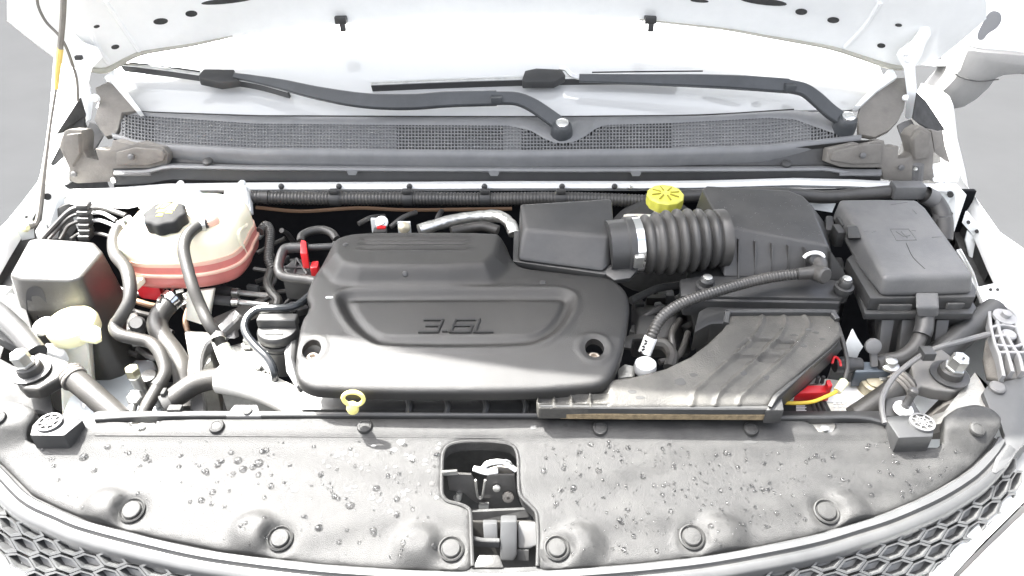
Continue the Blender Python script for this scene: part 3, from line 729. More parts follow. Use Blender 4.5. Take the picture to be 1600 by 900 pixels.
A = [WS(*q) for q in [(1232, 134, .045), (1160, 129, .045), (1090, 126, .045), (1000, 124, .04), (905, 122, .035)]]
s = S(A[0]); obj('arm_extension', bar(A, [22 * s, 22 * s, 20 * s, 16 * s, 13 * s], [9 * s, 8 * s, 6 * s], (0, -.75, .66), 8), M_WIPER, w2)
p = A[0]; obj('knuckle', box(p, .022, .034, .014, .002), M_WIPER, w2)
obj('hook', bar([WS(908, 122, .033), WS(893, 117, .036), WS(884, 108, .04), (WS(874, 106, .04))], .009, .004, (0, -.75, .66)), M_STEEL, w2)
obj('thin_rail', tube([WS(925, 113, .02), WS(1000, 112, .02), WS(1098, 111, .02)], .0016, 6), M_BLADE, w2)

# ================================================================== side mirror
t = thing('side_mirror', 'grey and white door mirror jutting out beyond the hinge', 'mirror', Y(1500, 175, 1.15))
MB_ = lambda l: [Y(a, b, c) for a, b, c in l]
low_ = [(1512, 74), (1540, 79), (1600, 84), (1680, 96), (1680, 128), (1600, 118), (1562, 121), (1548, 140), (1528, 158), (1508, 170), (1486, 176), (1474, 158), (1471, 142), (1486, 128), (1497, 115)]
obj('arm_shell', plate([Y(a, b, 1.10) for a, b in low_], .11, (0, -1, .15), .022), M_MIRROR, t)
obj('shell_seam', tube([Y(1492, 115, 1.098), Y(1505, 122, 1.092), Y(1530, 127, 1.092), Y(1560, 124, 1.098)], .0018, 6), M_DEEP, t)
obj('cap', plate([Y(a, b, 1.13) for a, b in [(1512, 76), (1509, 50), (1516, 20), (1530, -10), (1680, -30), (1700, 98), (1600, 86), (1540, 80)]], .13, (0, -1, .15), .02), M_WHITE, t)
CAPB = bvh(plate([Y(a, b, 1.13) for a, b in [(1512, 76), (1509, 50), (1516, 20), (1530, -10), (1680, -30), (1700, 98), (1600, 86), (1540, 80)]], .13, (0, -1, .15), .02))
dl = decal(CAPB, [(q.x, q.y) for q in chaikin([Vector((1527, 52, 0)), Vector((1536, 34, 0)), Vector((1547, 16, 0)), Vector((1562, 18, 0)), Vector((1566, 30, 0)), Vector((1558, 44, 0)), Vector((1543, 52, 0)), Vector((1536, 63, 0)), Vector((1527, 62, 0))], 2)])
if dl: obj('mirror_smudge', dl, M_SMUDGE, t)  # grey smudge patch added on the cap, no lens there
obj('mount_foot', plate([Y(a, b, 1.16) for a, b in [(1440, 96), (1470, 94), (1500, 97), (1494, 104), (1460, 104), (1440, 102)]], .05, (0, -1, .3), .006), M_WHITE, t)
# ================================================================== engine cover
def xy(l): return [(p.x, p.y) for p in l]
oc = [(532, 368.0, 0.1120), (560, 362.0, 0.1120), (660, 361.0, 0.1120), (772, 362.0, 0.1120), (790, 368.0, 0.1120), (800, 388.0, 0.1050), (808, 404.0, 0.0980), (822, 413.0, 0.0940), (860, 419.0, 0.0920), (915, 427.0, 0.0900), (948, 432.0, 0.0860), (968, 443.0, 0.0820), (980, 460.0, 0.0750), (984, 485.0, 0.0680),
      (980, 520.0, 0.0560), (974, 547.8, 0.0621), (964, 578.8, 0.0547), (955, 592, 0.0560), (936, 601, 0.0560), (900, 605, 0.0550), (840, 610, 0.0530), (700, 612.8, 0.0520), (500, 609.8, 0.0520), (478, 605.0, 0.0520), (464, 595.3, 0.0520), (462, 574.0, 0.0558), (466, 544.9, 0.0628), (474, 515.0, 0.0580), (484, 494.0, 0.0680), (486, 478.0, 0.0740), (479, 468.0, 0.0780), (480, 455.0, 0.0800), (488, 430.0, 0.0880), (500, 400.0, 0.1000), (514, 380.0, 0.1080)]
OC = xy([Z(*p) for p in oc]); OC = [(p.x, p.y) for p in chaikin([Vector((a, b, 0)) for a, b in OC], 1)]
yb = lambda px, py, z: Z(px, py, z).y
Y435, Y418, Y540, Y612 = yb(700, 435, .088), yb(700, 412, .112), yb(700, 540, .07), yb(700, 612, .05)
rc = xy([Z(a, b, .078) for a, b in [(530, 470), (540, 463), (560, 461), (860, 460), (884, 462), (896, 470), (892, 490), (876, 512), (852, 528), (815, 535), (600, 535), (575, 528), (552, 510), (536, 488)]])
RC = [(p.x, p.y) for p in chaikin([Vector((a, b, 0)) for a, b in rc], 2)]
wells = [(Z(491, 567, .045), Z(519, 567, .045).x - Z(491, 567, .045).x), (Z(927, 566, .045), .027)]
blk = xy([Z(a, b, .112) for a, b in [(520, 350), (790, 350), (778, 398), (760, 414), (700, 418), (560, 418), (530, 412), (516, 396)]])
def cover_z(P):
    x, y = P[:, 0], P[:, 1]
    z = .086 + .012 * np.clip((y - Y540) / (Y435 - Y540), 0, 1) - .010
    t = np.clip((Y540 + .012 - y) / (Y540 + .012 - Y612), 0, 1.3); z -= .022 * t ** 1.1
    z += .024 * sstep(sdf(P, blk), -.020, .012)
    z -= .012 * np.clip((np.abs(x + .075) - .19) / .09, 0, 1.4) ** 2          # falls off to the sides
    d = sdf(P, RC); z -= .0085 * sstep(d, -.004, .010); z += .0025 * np.exp(-((d + .007) / .004) ** 2)
    z += .0045 * sstep(d, .013, .02)
    for py in (373, 380, 388):                                            # three raised lines at the back
        yy = yb(660, py, .112); z -= .0035 * np.exp(-((y - yy) / .0028) ** 2) * sstep(x, Z(556, 380, .11).x, Z(570, 380, .11).x) * sstep(-x, -Z(742, 380, .11).x, -Z(726, 380, .11).x)
    for c, r_ in ((wells[0][0], .019), (wells[1][0], .021)):
        d = np.hypot(x - c.x, (y - c.y) * 1.0); z -= 0 * d
        z += .002 * np.exp(-((d - r_ * 1.08) / .003) ** 2)
    return z
t = thing('engine_cover', 'large dark grey plastic engine cover embossed 3.6L with two bolt wells', 'engine cover', base([Z(*p) for p in oc], -.03))
WH = [[(c.x + math.cos(a) * .0135, c.y + math.sin(a) * .0155) for a in np.linspace(0, 6.283, 25)[:-1]] for c in (wells[0][0], wells[1][0])]
ECV = puff(OC, cover_z, .007, .010, .0042, WH, 0, .003)
obj('cover_shell', ECV, M_COVER, t, ang=50)
ECB = bvh(ECV)
for px, py in ((491, 572), (927, 572)):
    p, n = hit(ECB, px, py)
    c = Z(px, py - 5, .045); zb_ = float(cover_z(np.array([[c.x, c.y]]))[0]) - .024
    obj('well_floor', lathe([(.021, 0), (.021, .0005)], Vector((c.x, c.y, zb_)), (0, 0, 1), 20), M_COVER, t)
    p = Vector((c.x, c.y - .002, zb_ + .001))
    b_ = obj('cover_bolt', lathe([(.0135, -.002), (.0135, .003), (.0125, .004), (.0085, .004), (.0085, .010), (.0068, .0115), (.0045, .0115), (.0045, .007)], p, (0, 0, 1), 18), mat('dusty_bolt', (.42, .37, .32), .45, metal=.6, var=.2), t)
def text3d(s, m, name, parent, o, u, v_, size, depth, sx=1.0, bold=0.0, shear=0.0, spacing=1.0):
    c = bpy.data.curves.new('lettering', 'FONT'); c.body = s; c.size = 1.0; c.extrude = 0.0; c.offset = bold; c.shear = shear; c.space_character = spacing
    c.align_x = 'CENTER'; c.align_y = 'CENTER'
    to = bpy.data.objects.new('lettering', c); COL.objects.link(to)
    dg = bpy.context.evaluated_depsgraph_get(); me = to.evaluated_get(dg).to_mesh()
    u = Vector(u).normalized(); v_ = Vector(v_).normalized(); n = u.cross(v_); o = Vector(o)
    V = [(q.co.x, q.co.y) for q in me.vertices]; Fc = [tuple(q.vertices) for q in me.polygons]
    to.evaluated_get(dg).to_mesh_clear(); bpy.data.objects.remove(to); bpy.data.curves.remove(c)
    P = [o + u * a * size * sx + v_ * b * size for a, b in V]
    cnt = {}
    for q in Fc:
        for i in range(len(q)): cnt[(q[i], q[(i + 1) % len(q)])] = 1
    k = len(P); W = [p + n * depth for p in P] + P; Fo = list(Fc)
    for (a, b) in cnt:
        if (b, a) not in cnt: Fo.append((b, a, a + k, b + k))
    return obj(name, (W, Fo), m, parent, smooth=False)
p0, n0 = hit(ECB, 714, 510)
u0 = Vector((1, 0, 0)); v0 = (Vector((0, 1, 0)) - n0 * n0.y).normalized()
G_ = {'3': [[(0, 1), (1, 1), (1, 0), (0, 0)], [(.25, .5), (1, .5)]], '.': [[(0, .08), (.22, .08)]], '6': [[(1, 1), (0, 1), (0, 0), (1, 0), (1, .52), (0, .52)]], 'L': [[(0, 1), (0, 0), (1, 0)]]}
let = MB()
def stroke(pl, ox, w_):
    for (a, b), (c, d) in zip(pl, pl[1:]):
        P = []
        for x, y in ((a, b), (c, d)):
            q = p0 + u0 * ((ox + x * w_ + y * .22) * .026 - .053) + v0 * ((y - .5) * .026); P.append(q + n0 * .0005)
        dr = (P[1] - P[0]).normalized() * .0018
        let.add(bar([P[0] - dr, P[1] + dr], .0037, .0042, n0, 1, True, False))
for ch, ox, w_ in (('3', 0, 1.0), ('.', 1.28, .8), ('6', 1.72, 1.05), ('L', 3.05, .95)):
    for pl in G_[ch]: stroke(pl, ox, w_)
obj('embossed_lettering', let, mat('letter_plastic', (.010, .010, .010), .42, spec=.4), t, smooth=False)
p, n = hit(ECB, 515, 465); obj('white_chip', box(p + n * .0005, .011, .004, .0012, .0004), M_LABEL, t)
for px, py, w_ in ((540, 382, 9), (800, 375, 8), (633, 428, 10), (848, 441, 10)):
    p, n = hit(ECB, px, py)
    if p is not None: tag(obj('water_spot', lathe([(w_ * .5 * S(p), 0), (w_ * .4 * S(p), .0012), (w_ * .15 * S(p), .0018)], p, n, 12), M_WET), {540: 'dark water spot on the back left corner of the engine cover', 800: 'dark water spot on the back right corner of the engine cover', 633: 'dark water spot on the middle of the engine cover', 848: 'dark water spot on the engine cover in front of the resonator box'}[px], 'water spot', 'water spots on the engine cover')

# lower intake manifold / front of the engine under the cover
t = thing('engine_block', 'dark engine and ribbed manifold under the cover', 'engine', (-.1, .1, -.45))
obj('manifold', slab([Z(470, 640, -.01), Z(850, 640, -.01), Z(870, 600, -.01), Z(850, 470, -.01), Z(560, 420, -.01), Z(480, 480, -.01), Z(455, 590, -.01)], .2, .01), M_BLACK, t)
for px in (640, 700, 760, 822):
    obj('manifold_rib', tube([Z(px - 6, 618, .0), Z(px, 632, .002), Z(px - 2, 648, -.006)], .005, 8), M_BLACK, t)
obj('front_rail', slab([Z(560, 640, .0), Z(862, 641, .0), Z(862, 622, .0), Z(560, 622, .0)], .05, .006), M_BLACK, t)
obj('cover_side_bracket', plate([Z(452, 520, .03), Z(462, 514, .03), Z(458, 560, .02), Z(470, 600, .0), Z(462, 606, .0), Z(446, 580, .01), Z(443, 550, .02)], .02, (-.3, -.2, 1), .005), M_BRKT, t)

# dipstick
t = thing('dipstick', 'cream yellow dipstick ring in front of the engine cover', 'dipstick', Z(552, 640, 0))
c = Y(552, 623, -.016); s = S(c)
pts = [c + Vector((math.cos(a) * 16 * s, 0, math.sin(a) * 14 * s)) for a in np.linspace(-2.3, 5.4 - 2.3 + 1.6, 14)]
obj('pull_ring', tube(pts, 3.4 * s, 8, 3), M_DIP, t)
obj('plug', lathe([(9 * s, 0), (10 * s, .006), (8 * s, .012), (5 * s, .015)], Y(552, 641, -.014), (0, -.2, 1), 16), M_DIP, t)

# ================================================================== resonator box
def pts_(l): return [Z(*p) for p in l]
t = thing('intake_resonator', 'smooth black intake resonator box behind the engine cover joined to the bellows', 'resonator', Z(880, 420, .06))
bot = pts_([(803, 414, .078), (948, 432, .074), (966, 418, .08), (963, 330, .12), (806, 336, .12)])
mid_ = pts_([(806, 404, .083), (946, 421, .08), (960, 408, .086), (961, 318, .128), (806, 326, .128)])
bot2 = [p + Vector((0, 0, 0)) for p in bot]
body = frustum(pts_([(807, 408, .08), (943, 426, .078), (958, 412, .084), (955, 340, .09), (812, 345, .09)]), pts_([(820, 359, .122), (953, 369, .12), (960, 345, .126), (956, 309, .142), (812, 318, .142)]), .012, 4)
obj('box_shell', body, M_BLACK, t, ang=60)
obj('box_flange', slab(pts_([(801, 408, .078), (945, 429, .075), (958, 421, .079), (968, 400, .085), (960, 360, .09), (803, 360, .09)]), .012, .003), M_BLACK, t)
ax0, ax1 = Z(958, 386, .095), Z(1128, 372, .10)
AX = (ax1 - ax0).normalized(); L = (ax1 - ax0).length; s = S(ax0)
obj('outlet_neck', lathe([(42 * s, -.01), (43 * s, .018), (46 * s, .02), (46 * s, .030)], ax0, AX, 28), M_BLACK, t)
obj('neck_bracket', plate(pts_([(948, 408, .085), (985, 402, .085), (998, 420, .08), (985, 434, .075), (960, 438, .072), (945, 428, .075)]), .012, (0, -.4, 1), .003), M_BLACK, t)
# bellows
t = thing('air_hose_bellows', 'ribbed black rubber bellows between the resonator and the air filter box', 'bellows', ax0.lerp(ax1, .5) - Vector((0, 0, .06)))
prof = [(41 * s, .024), (44 * s, .028), (44 * s, .040), (42 * s, .043)]
h0 = .046; nr = 7; hp = (L - .012 - h0) / nr
for i in range(nr):
    rb = (47 + 5 * math.sin(i / (nr - 1) * 3.1)) * s; a = h0 + hp * i
    prof += [(rb * .84, a), (rb * .90, a + hp * .18), (rb * .985, a + hp * .36), (rb * 1.0, a + hp * .5), (rb * .985, a + hp * .64), (rb * .90, a + hp * .82)]
prof += [(42 * s, L - .012), (46 * s, L - .010), (46 * s, L + .004)]
obj('rubber_bellows', lathe(prof, ax0, AX, 40), M_RUB, t, ang=70)
cl = obj('hose_clamp', lathe([(45 * s, .029), (45.6 * s, .0295), (45.6 * s, .0425), (45 * s, .043)], ax0, AX, 36), M_CHROME, t, ang=50)
p = ax0 + AX * .036 + Vector((0, -.72, .35)).normalized() * 45 * s; p2 = ax0 + AX * .036 + Vector((0, -.97, -.0)).normalized() * 46 * s
obj('clamp_screw', box(p2, .016, .010, .024, .003, Matrix.Rotation(R(10), 3, 'X')), M_STEEL, cl)

# ================================================================== air filter box
t = thing('air_filter_box', 'black air filter box with ribbed front and water beads on its lid', 'air box', Z(1190, 540, -.1))
lidtop = pts_([(1134, 357, .112), (1150, 356, .113), (1286, 382, .106), (1296, 386, .105), (1268, 320, .126), (1254, 306, .13), (1232, 297, .132), (1104, 290, .134), (1097, 296, .132)])
lidbot = pts_([(1130, 433, .056), (1150, 434, .056), (1290, 437, .055), (1308, 430, .056), (1290, 350, .062), (1270, 330, .064), (1240, 322, .066), (1110, 318, .068), (1085, 330, .066)])
obj('lid', frustum(lidbot, lidtop, .010, 4), M_BLACK, t, ang=55)
for px in (1154, 1180, 1206, 1232, 1258):
    x0 = Z(px, 430, .06); k = (px - 1134) / 160 * 26
    tp = Z(px + 1, 372 + k * .8, .104); bt = Z(px - 1, 432, .057)
    o_ = Vector((0, -.010, .002))
    obj('lid_rib', plate([bt + Vector((-.0016, -.006, 0)), bt + Vector((.0016, -.006, 0)), tp + Vector((.0012, -.001, 0)), tp + Vector((-.0012, -.001, 0))], .012, (0, -1, .3), .0006), M_BLACK, t)
obj('lid_flange', slab(pts_([(1062, 436, .056), (1100, 430, .058), (1300, 436, .056), (1322, 440, .054), (1326, 456, .05), (1316, 466, .048), (1064, 462, .05)]), .012, .003), M_BLACK, t)
obj('side_gusset', plate(pts_([(1296, 392, .10), (1300, 394, .10), (1326, 436, .058), (1322, 440, .054), (1298, 436, .056)]), .01, (.2, -.5, 1), .001), M_BLACK, t)
obj('lower_body', frustum(pts_([(1090, 560, -.10), (1300, 560, -.10), (1322, 470, -.08), (1060, 470, -.08)]), pts_([(1072, 452, .046), (1316, 460, .044), (1318, 400, .05), (1080, 400, .05)]), .008, 2), M_BLACK, t)
obj('lower_front_rim', slab(pts_([(1070, 470, .043), (1312, 474, .041), (1318, 462, .046), (1066, 458, .048)]), .03, .003), M_BLACK, t)
for px in range(1150, 1300, 22):
    obj('rim_rib', box(Z(px, 472, .030), .0025, .006, .026, .0006), M_BLACK, t)
obj('inlet_frame', slab(pts_([(1084, 520, .02), (1110, 506, .024), (1300, 500, .024), (1314, 480, .03), (1110, 476, .032), (1092, 486, .03)]), .04, .004), M_BLACK, t)
for c_ in ((1103, 446, .064, 15), (1319, 448, .062, 14)):
    p = Z(*c_[:3]); s = S(p) * c_[3]
    b_ = obj('clamp_boss', lathe([(s * .75, -.026), (s * .8, -.006), (s * 1.05, -.006), (s * 1.05, .002), (s * .75, .003), (s * .75, .012), (s * .6, .015)], p, (0, -.1, 1), 18), M_BLACK, t)
    obj('clamp_screw', lathe([(s * .5, .014), (s * .5, .018), (s * .3, .019)], p, (0, -.1, 1), 10), M_STEEL, b_)
obj('hose_port', lathe([(.013, 0), (.013, .014), (.011, .016)], Z(1272, 404, .092), (0, -.8, .5), 18), M_BLACK, t)
p = Z(1270, 403, .098); obj('port_ring', tube([p + Vector((math.cos(a) * .016, -.003, math.sin(a) * .012)) for a in np.linspace(.3, 2.9, 7)], .003, 8, 3), M_LABEL, t)
AIRB = bvh(frustum(lidbot, lidtop, .010, 4))

# crankcase hose from the air box
t = thing('breather_hose', 'thin corrugated black hose curving from the air filter box with a white tag', 'hose', Z(1010, 560, 0))
hp_ = pts_([(1266, 426, .082), (1200, 434, .08), (1130, 452, .078), (1070, 472, .072), (1036, 494, .062), (1020, 520, .045), (1011, 548, .02), (1005, 570, -.01)])
obj('corrugated_tube', corr(hp_, 9.2 * S(hp_[3]), .0052, .14), M_RUB, t, ang=70)
obj('elbow', tube(pts_([(1246, 428, .083), (1272, 425, .086), (1281, 416, .09), (1273, 402, .094)]), [.0095, .0105, .012, .013], 14), M_RUB, t)
p = Z(1281, 428, .086); obj('elbow_end', lathe([(.0125, -.012), (.0135, -.008), (.0135, .010), (.011, .013)], p, (.4, -.9, .25), 18), M_RUB, t)
q0, q1 = Z(1017, 527, .04), Z(1007, 552, .018)
tg = obj('paper_tag', tube([q0, q1], 10.5 * S(q0), 16, 2), M_LABEL, t)
for k in range(5):
    c = q0.lerp(q1, .12 + .18 * k) + Vector((-.0075 + .0012 * (k % 2), -.0078, .003)); obj('tag_mark', box(c, .005, .002, .0022, 0, Matrix.Rotation(.5 * (-1) ** k, 3, 'Y')), M_INK, tg)

# ================================================================== intake duct
dk_px = [(1137, 490, 0.0617), (1200, 488, 0.0620), (1290, 488, 0.0620), (1306, 496, 0.0606), (1314, 514, 0.0575), (1313, 528, 0.0550), (1300, 542, 0.0526), (1272, 566, 0.0484), (1240, 594, 0.0435), (1212, 616, 0.0397), (1200, 634, 0.0365), (1100, 636, 0.0362), (960, 637, 0.0360), (842, 638, 0.0358), (838, 628, 0.0376), (840, 618, 0.0393), (880, 607, 0.0412), (930, 600, 0.0425), (990, 592, 0.0439), (1040, 580, 0.0459), (1078, 562, 0.0491), (1104, 542, 0.0526), (1128, 518, 0.0568), (1136, 506, 0.0589)]
DK = xy(pts_(dk_px))
yd0, yd1 = Z(1000, 637, .036).y, Z(1200, 490, .062).y
ridges = [[(1184, 492), (1190, 506), (1180, 528), (1150, 556), (1105, 590), (1088, 604), (1084, 622)], [(1214, 492), (1226, 506), (1219, 528), (1188, 558), (1140, 594), (1124, 608), (1121, 622)], [(1246, 492), (1262, 510), (1254, 530), (1226, 560), (1178, 596), (1160, 610), (1158, 622)]]
RG = [[(p.x, p.y) for p in catmull([Z(a, b, .054) for a, b in r_], 5)] for r_ in ridges]
def pdist(P, line):
    d2 = np.full(len(P), 1e9); A = np.array(line)
    for a, b in zip(A, A[1:]):
        e = b - a; l2 = e @ e + 1e-15; wv = P - a; tt = np.clip((wv @ e) / l2, 0, 1); q = wv - tt[:, None] * e; d2 = np.minimum(d2, (q * q).sum(1))
    return np.sqrt(d2)
recess = [[(1168, 530), (1208, 530), (1194, 544), (1150, 544)], [(1146, 553), (1186, 553), (1174, 563), (1132, 563)], [(1212, 533), (1248, 533), (1236, 545), (1198, 545)], [(1190, 552), (1226, 552), (1216, 562), (1178, 562)]]
RC2 = [xy([Z(a, b, .058) for a, b in q]) for q in recess]
ribx = [Z(a, 610, .048).x for a in (866, 893, 922)]
fx0, fx1 = Z(846, 620, .046).x, Z(958, 620, .048).x
def duct_z(P):
    x, y = P[:, 0], P[:, 1]
    z = .037 + (.062 - .037) * np.clip((y - yd0) / (yd1 - yd0), 0, 1)
    z += .007 * np.sin(np.clip((y - yd0) / (yd1 - yd0), 0, 1) * 3.1)
    for r_ in RG: z += .0032 * np.exp(-(pdist(P, r_) / .0029) ** 2)
    for q in RC2: z -= .0045 * sstep(sdf(P, q), -.0005, .003)
    # lattice at the narrow tip
    g_ = sstep(-x, -fx1, -(fx1 - .012)) * sstep(sdf(P, DK), .001, .005)
    lat = np.zeros(len(P))
    for c in ribx: lat = np.maximum(lat, np.exp(-((x - c) / .0026) ** 2))
    for py in (612, 624): lat = np.maximum(lat, np.exp(-((y - yb(900, py, .046)) / .0022) ** 2))
    z -= .009 * g_ * (1 - lat)
    return z
t = thing('intake_duct', 'dusty flat black intake duct with three curved ridges, resting over the front rail', 'duct', base(pts_(dk_px), -.02))
DV = puff(DK, duct_z, .004, .016, .0026)
obj('duct_shell', DV, M_DUCT, t, ang=45); DB = bvh(DV)
obj('duct_mouth', slab(pts_([(1137, 510, .05), (1306, 512, .05), (1304, 489, .059), (1140, 489, .059)]), .03, .003), M_BLACK, t) if False else None
obj('mouth_flange', bar(pts_([(1134, 506, .062), (1137, 490, .066), (1150, 488, .066), (1290, 488, .066), (1302, 492, .066), (1308, 500, .064)]), .008, .008, (0, 0, 1), 3), M_BLACK, t)
obj('front_lip', bar(pts_([(842, 636, .031), (900, 638, .031), (1000, 639, .031), (1120, 640, .031), (1202, 640, .031)]), .008, .010, (0, 0, 1), 3), M_BLACK, t)
obj('side_wall', plate([Z(1312, 530, .054), Z(1300, 545, .052), Z(1262, 578, .048), Z(1214, 620, .044), Z(1206, 636, .042), Z(1204, 652, -.02), Z(1222, 636, -.02), Z(1260, 605, -.015), Z(1300, 565, -.005), Z(1316, 545, .0)], .006, (.7, -.7, .2), .001), M_BLACK, t)
obj('foam_strip', bar(pts_([(876, 646, .021), (1000, 647, .021), (1198, 648, .021)]), .010, .010, (0, 0, 1), 3), M_FOAM, t)
obj('front_foot', slab(pts_([(838, 641, .026), (872, 643, .026), (872, 634, .028), (840, 632, .028)]), .014, .003), M_BLACK, t)
obj('corner_catch', slab(pts_([(1196, 641, .036), (1226, 641, .036), (1222, 619, .04), (1206, 619, .04)]), .026, .004), M_BLACK, t)

# ================================================================== fuse box
t = thing('fuse_box', 'black fuse box with a flat dusty lid and a front latch', 'fuse box', Z(1430, 545, -.2))
lt = pts_([(1380, 433, .10), (1452, 431, .10), (1522, 429, .10), (1486, 380, .10), (1443, 322, .10), (1430, 311, .10), (1370, 310, .10), (1310, 311, .10), (1338, 352, .10), (1356, 386, .10)])
lb_ = pts_([(1376, 464, .066), (1450, 464, .066), (1518, 461, .066), (1508, 420, .066), (1462, 352, .066), (1446, 338, .066), (1370, 334, .066), (1298, 342, .07), (1318, 380, .066), (1340, 420, .066)])
obj('lid', frustum(lb_, lt, .009, 4), M_LID, t, ang=55); FB = bvh(frustum(lb_, lt, .009, 4))
obj('lid_flange', slab(pts_([(1360, 466, .066), (1524, 464, .066), (1526, 452, .068), (1500, 400, .074), (1330, 398, .072), (1323, 404, .070)]), .022, .002), M_BLACK, t)
obj('base_flange', slab(pts_([(1352, 490, .042), (1520, 490, .042), (1526, 480, .044), (1500, 440, .05), (1330, 430, .05)]), .012, .002), M_BLACK, t)
obj('base_body', frustum(pts_([(1364, 575, -.16), (1500, 575, -.16), (1500, 460, -.13), (1350, 460, -.13)]), pts_([(1366, 498, .03), (1508, 498, .03), (1510, 430, .04), (1345, 430, .04)]), .006), M_BLACK, t)
for px in (1390, 1422, 1476):
    obj('base_rib', plate([Z(px - 12, 500, .028), Z(px + 8, 500, .028), Z(px - 2, 556, -.02), Z(px - 18, 556, -.02)], .012, (0, -1, .3), .002), M_BLACK, t)
la = obj('latch', frustum(pts_([(1434, 496, .045), (1466, 496, .045), (1466, 470, .055), (1434, 470, .055)]), pts_([(1431, 480, .064), (1468, 480, .064), (1466, 456, .075), (1430, 456, .075)]), .004, 3), M_LID, t)
sd = obj('side_latch', frustum(pts_([(1324, 374, .075), (1346, 376, .075), (1338, 350, .085), (1322, 352, .085)]), pts_([(1325, 372, .096), (1346, 372, .1), (1338, 352, .103), (1323, 354, .1)]), .003), M_BLACK, t)
for a in ((1314, 356), (1308, 368)): obj('side_clip', box(Z(a[0], a[1], .07), .014, .03, .03, .003), M_BLACK, t)
for a, b in (((1398, 480), 1), ((1492, 478), 1)): obj('flange_slot', box(Z(a[0], a[1], .056), .05 if a[0] < 1450 else .026, .004, .010, .001), M_DEEP, t)
def ridge(pts, parent, tree, r=.0007, m=M_LID):
    P = [hit(tree, *q) for q in pts]
    if all(p is not None for p, n in P): obj('embossed_line', tube([p for p, n in P], r, 5, 1), m, parent)
for q in ([(1391, 358), (1420, 358)], [(1391, 358), (1401, 376)], [(1401, 376), (1432, 375)], [(1420, 358), (1432, 375)], [(1400, 362), (1412, 370), (1422, 368)], [(1408, 362), (1418, 372)],
          [(1424, 360), (1431, 361)], [(1456, 371), (1472, 370)], [(1350, 362), (1356, 361)], [(1362, 363), (1368, 361)], [(1392, 320), (1418, 316)], [(1426, 328), (1432, 334)]): ridge(q, t, FB)
for q in ([(1416, 380), (1424, 398), (1432, 408), (1445, 420)],):
    P = [hit(FB, *a)[0] for a in q]; obj('scratch', tube(P, .0006, 5, 3), M_INK, t)

# ================================================================== coolant tank
t = thing('coolant_tank', 'milky white coolant expansion tank half full of pink coolant with a black cap', 'coolant tank', Z(300, 455, -.03))
zs = .035
fr = [(188, 424), (201, 428), (222, 433), (256, 434), (290, 434), (330, 429), (360, 421), (380, 411), (394, 393), (398, 380)]
FRp = [Z(a, b, zs) for a, b in fr]
yB = .47
backp = [Vector((FRp[-1].x + .002, yB - .03, zs)), Vector((FRp[-1].x - .02, yB, zs)), Vector((-.62, yB, zs)), Vector((FRp[0].x + .03, yB - .005, zs)), Vector((FRp[0].x + .012, .42, zs)), Vector((FRp[0].x + .006, .34, zs))]
seam = xy(FRp + backp); seam = [(p.x, p.y) for p in chaikin([Vector((a, b, 0)) for a, b in seam], 1)]
cxy = np.array(seam).mean(0)
def inset(poly, k):
    A = np.array(poly); c = A.mean(0); dd = A - c; ln = np.linalg.norm(dd, axis=1, keepdims=True); return [tuple(q) for q in c + dd * (1 - k / ln)]
def tank_top(P):
    x, y = P[:, 0], P[:, 1]
    z = np.full(len(P), .116); z = z - .010 * sstep(x, -.54, -.46) - .006 * sstep(-y, -.36, -.30)
    return z + .006 * np.exp(-((x + .60) ** 2 + (y - .385) ** 2) / .0018)
TV = puff(inset(seam, .007), tank_top, .026, .05, .006); obj('upper_shell', TV, M_TANK, t, ang=70); TB = bvh(TV)
obj('seam_flange', slab([Vector((a, b, zs + .004)) for a, b in inset(seam, -.0005)], .006, .002), M_FLUIDT, t)
def tank_low(P): return np.full(len(P), .082)
lowv = puff(inset(seam, .0035), tank_low, .022, .030, .007, flip=True, zmid=zs + .006)
obj('lower_shell', lowv, M_FLUID, t, ang=70)
tint = puff(inset(seam, .0042), lambda P: np.full(len(P), .059), 0, .022, .008); obj('coolant_band', tint, M_FLUIDT, t)
obj('red_sump', slab([Z(206, 434, .02), Z(246, 440, .018), Z(250, 425, .02), Z(212, 418, .02)], .045, .008), M_RED if False else mat('red_coolant_plastic', (.62, .03, .04), .3, sss=.2), t)
obj('mould_rib', tube([hit(TB, 385, 352)[0], hit(TB, 372, 366)[0], hit(TB, 384, 398)[0]], .004, 8), M_TANK, t) if hit(TB, 385, 352)[0] is not None and hit(TB, 384, 398)[0] is not None and hit(TB, 372, 366)[0] is not None else None
for px in ([(258, 330), (312, 330), (311, 296), (300, 290), (270, 290), (260, 298)], [(347, 332), (392, 332), (389, 300), (386, 289), (357, 290), (349, 300)]):
    P = [Y(a, b, .50 if b > 325 else .58) for a, b in px]
    obj('mounting_ear', plate(P, .02, (0, -.7, .7), .004), M_WHITE, t)
for a in ((283, 289), (379, 288)):
    p = Y(a[0], a[1], .585); obj('ear_bolt', lathe([(.007, 0), (.007, .005), (.004, .008)], p, (0, -.4, 1), 10), M_WHITEIN, t)
obj('stud_tip', lathe([(.006, 0), (.006, .016), (.003, .02)], Z(247, 323, .10), (0, 0, 1), 10), M_TANK, t)
obj('stud_tip', lathe([(.004, 0), (.004, .016), (.002, .02)], Z(220, 324, .10), (0, 0, 1), 10), M_TANK, t)
obj('foot_bracket', plate([Y(290, 456, .31), Y(334, 452, .31), Y(326, 500, .30), Y(316, 508, .29), Y(290, 500, .29)], .012, (0, -1, .3), .003), M_NECK, t)
cp = Z(260, 341, .124); s = S(cp)
cap = obj('tank_cap', lathe([(29 * s, -.012), (31 * s, -.010), (31.5 * s, .008), (30 * s, .011), (27 * s, .0125), (4 * s, .0125)], cp, (0, -.12, 1), 64, lobes=8, lobe=.055, phase=.2), mat('matt_cap', (.022, .022, .022), .75, spec=.25, var=.1), t, ang=40)
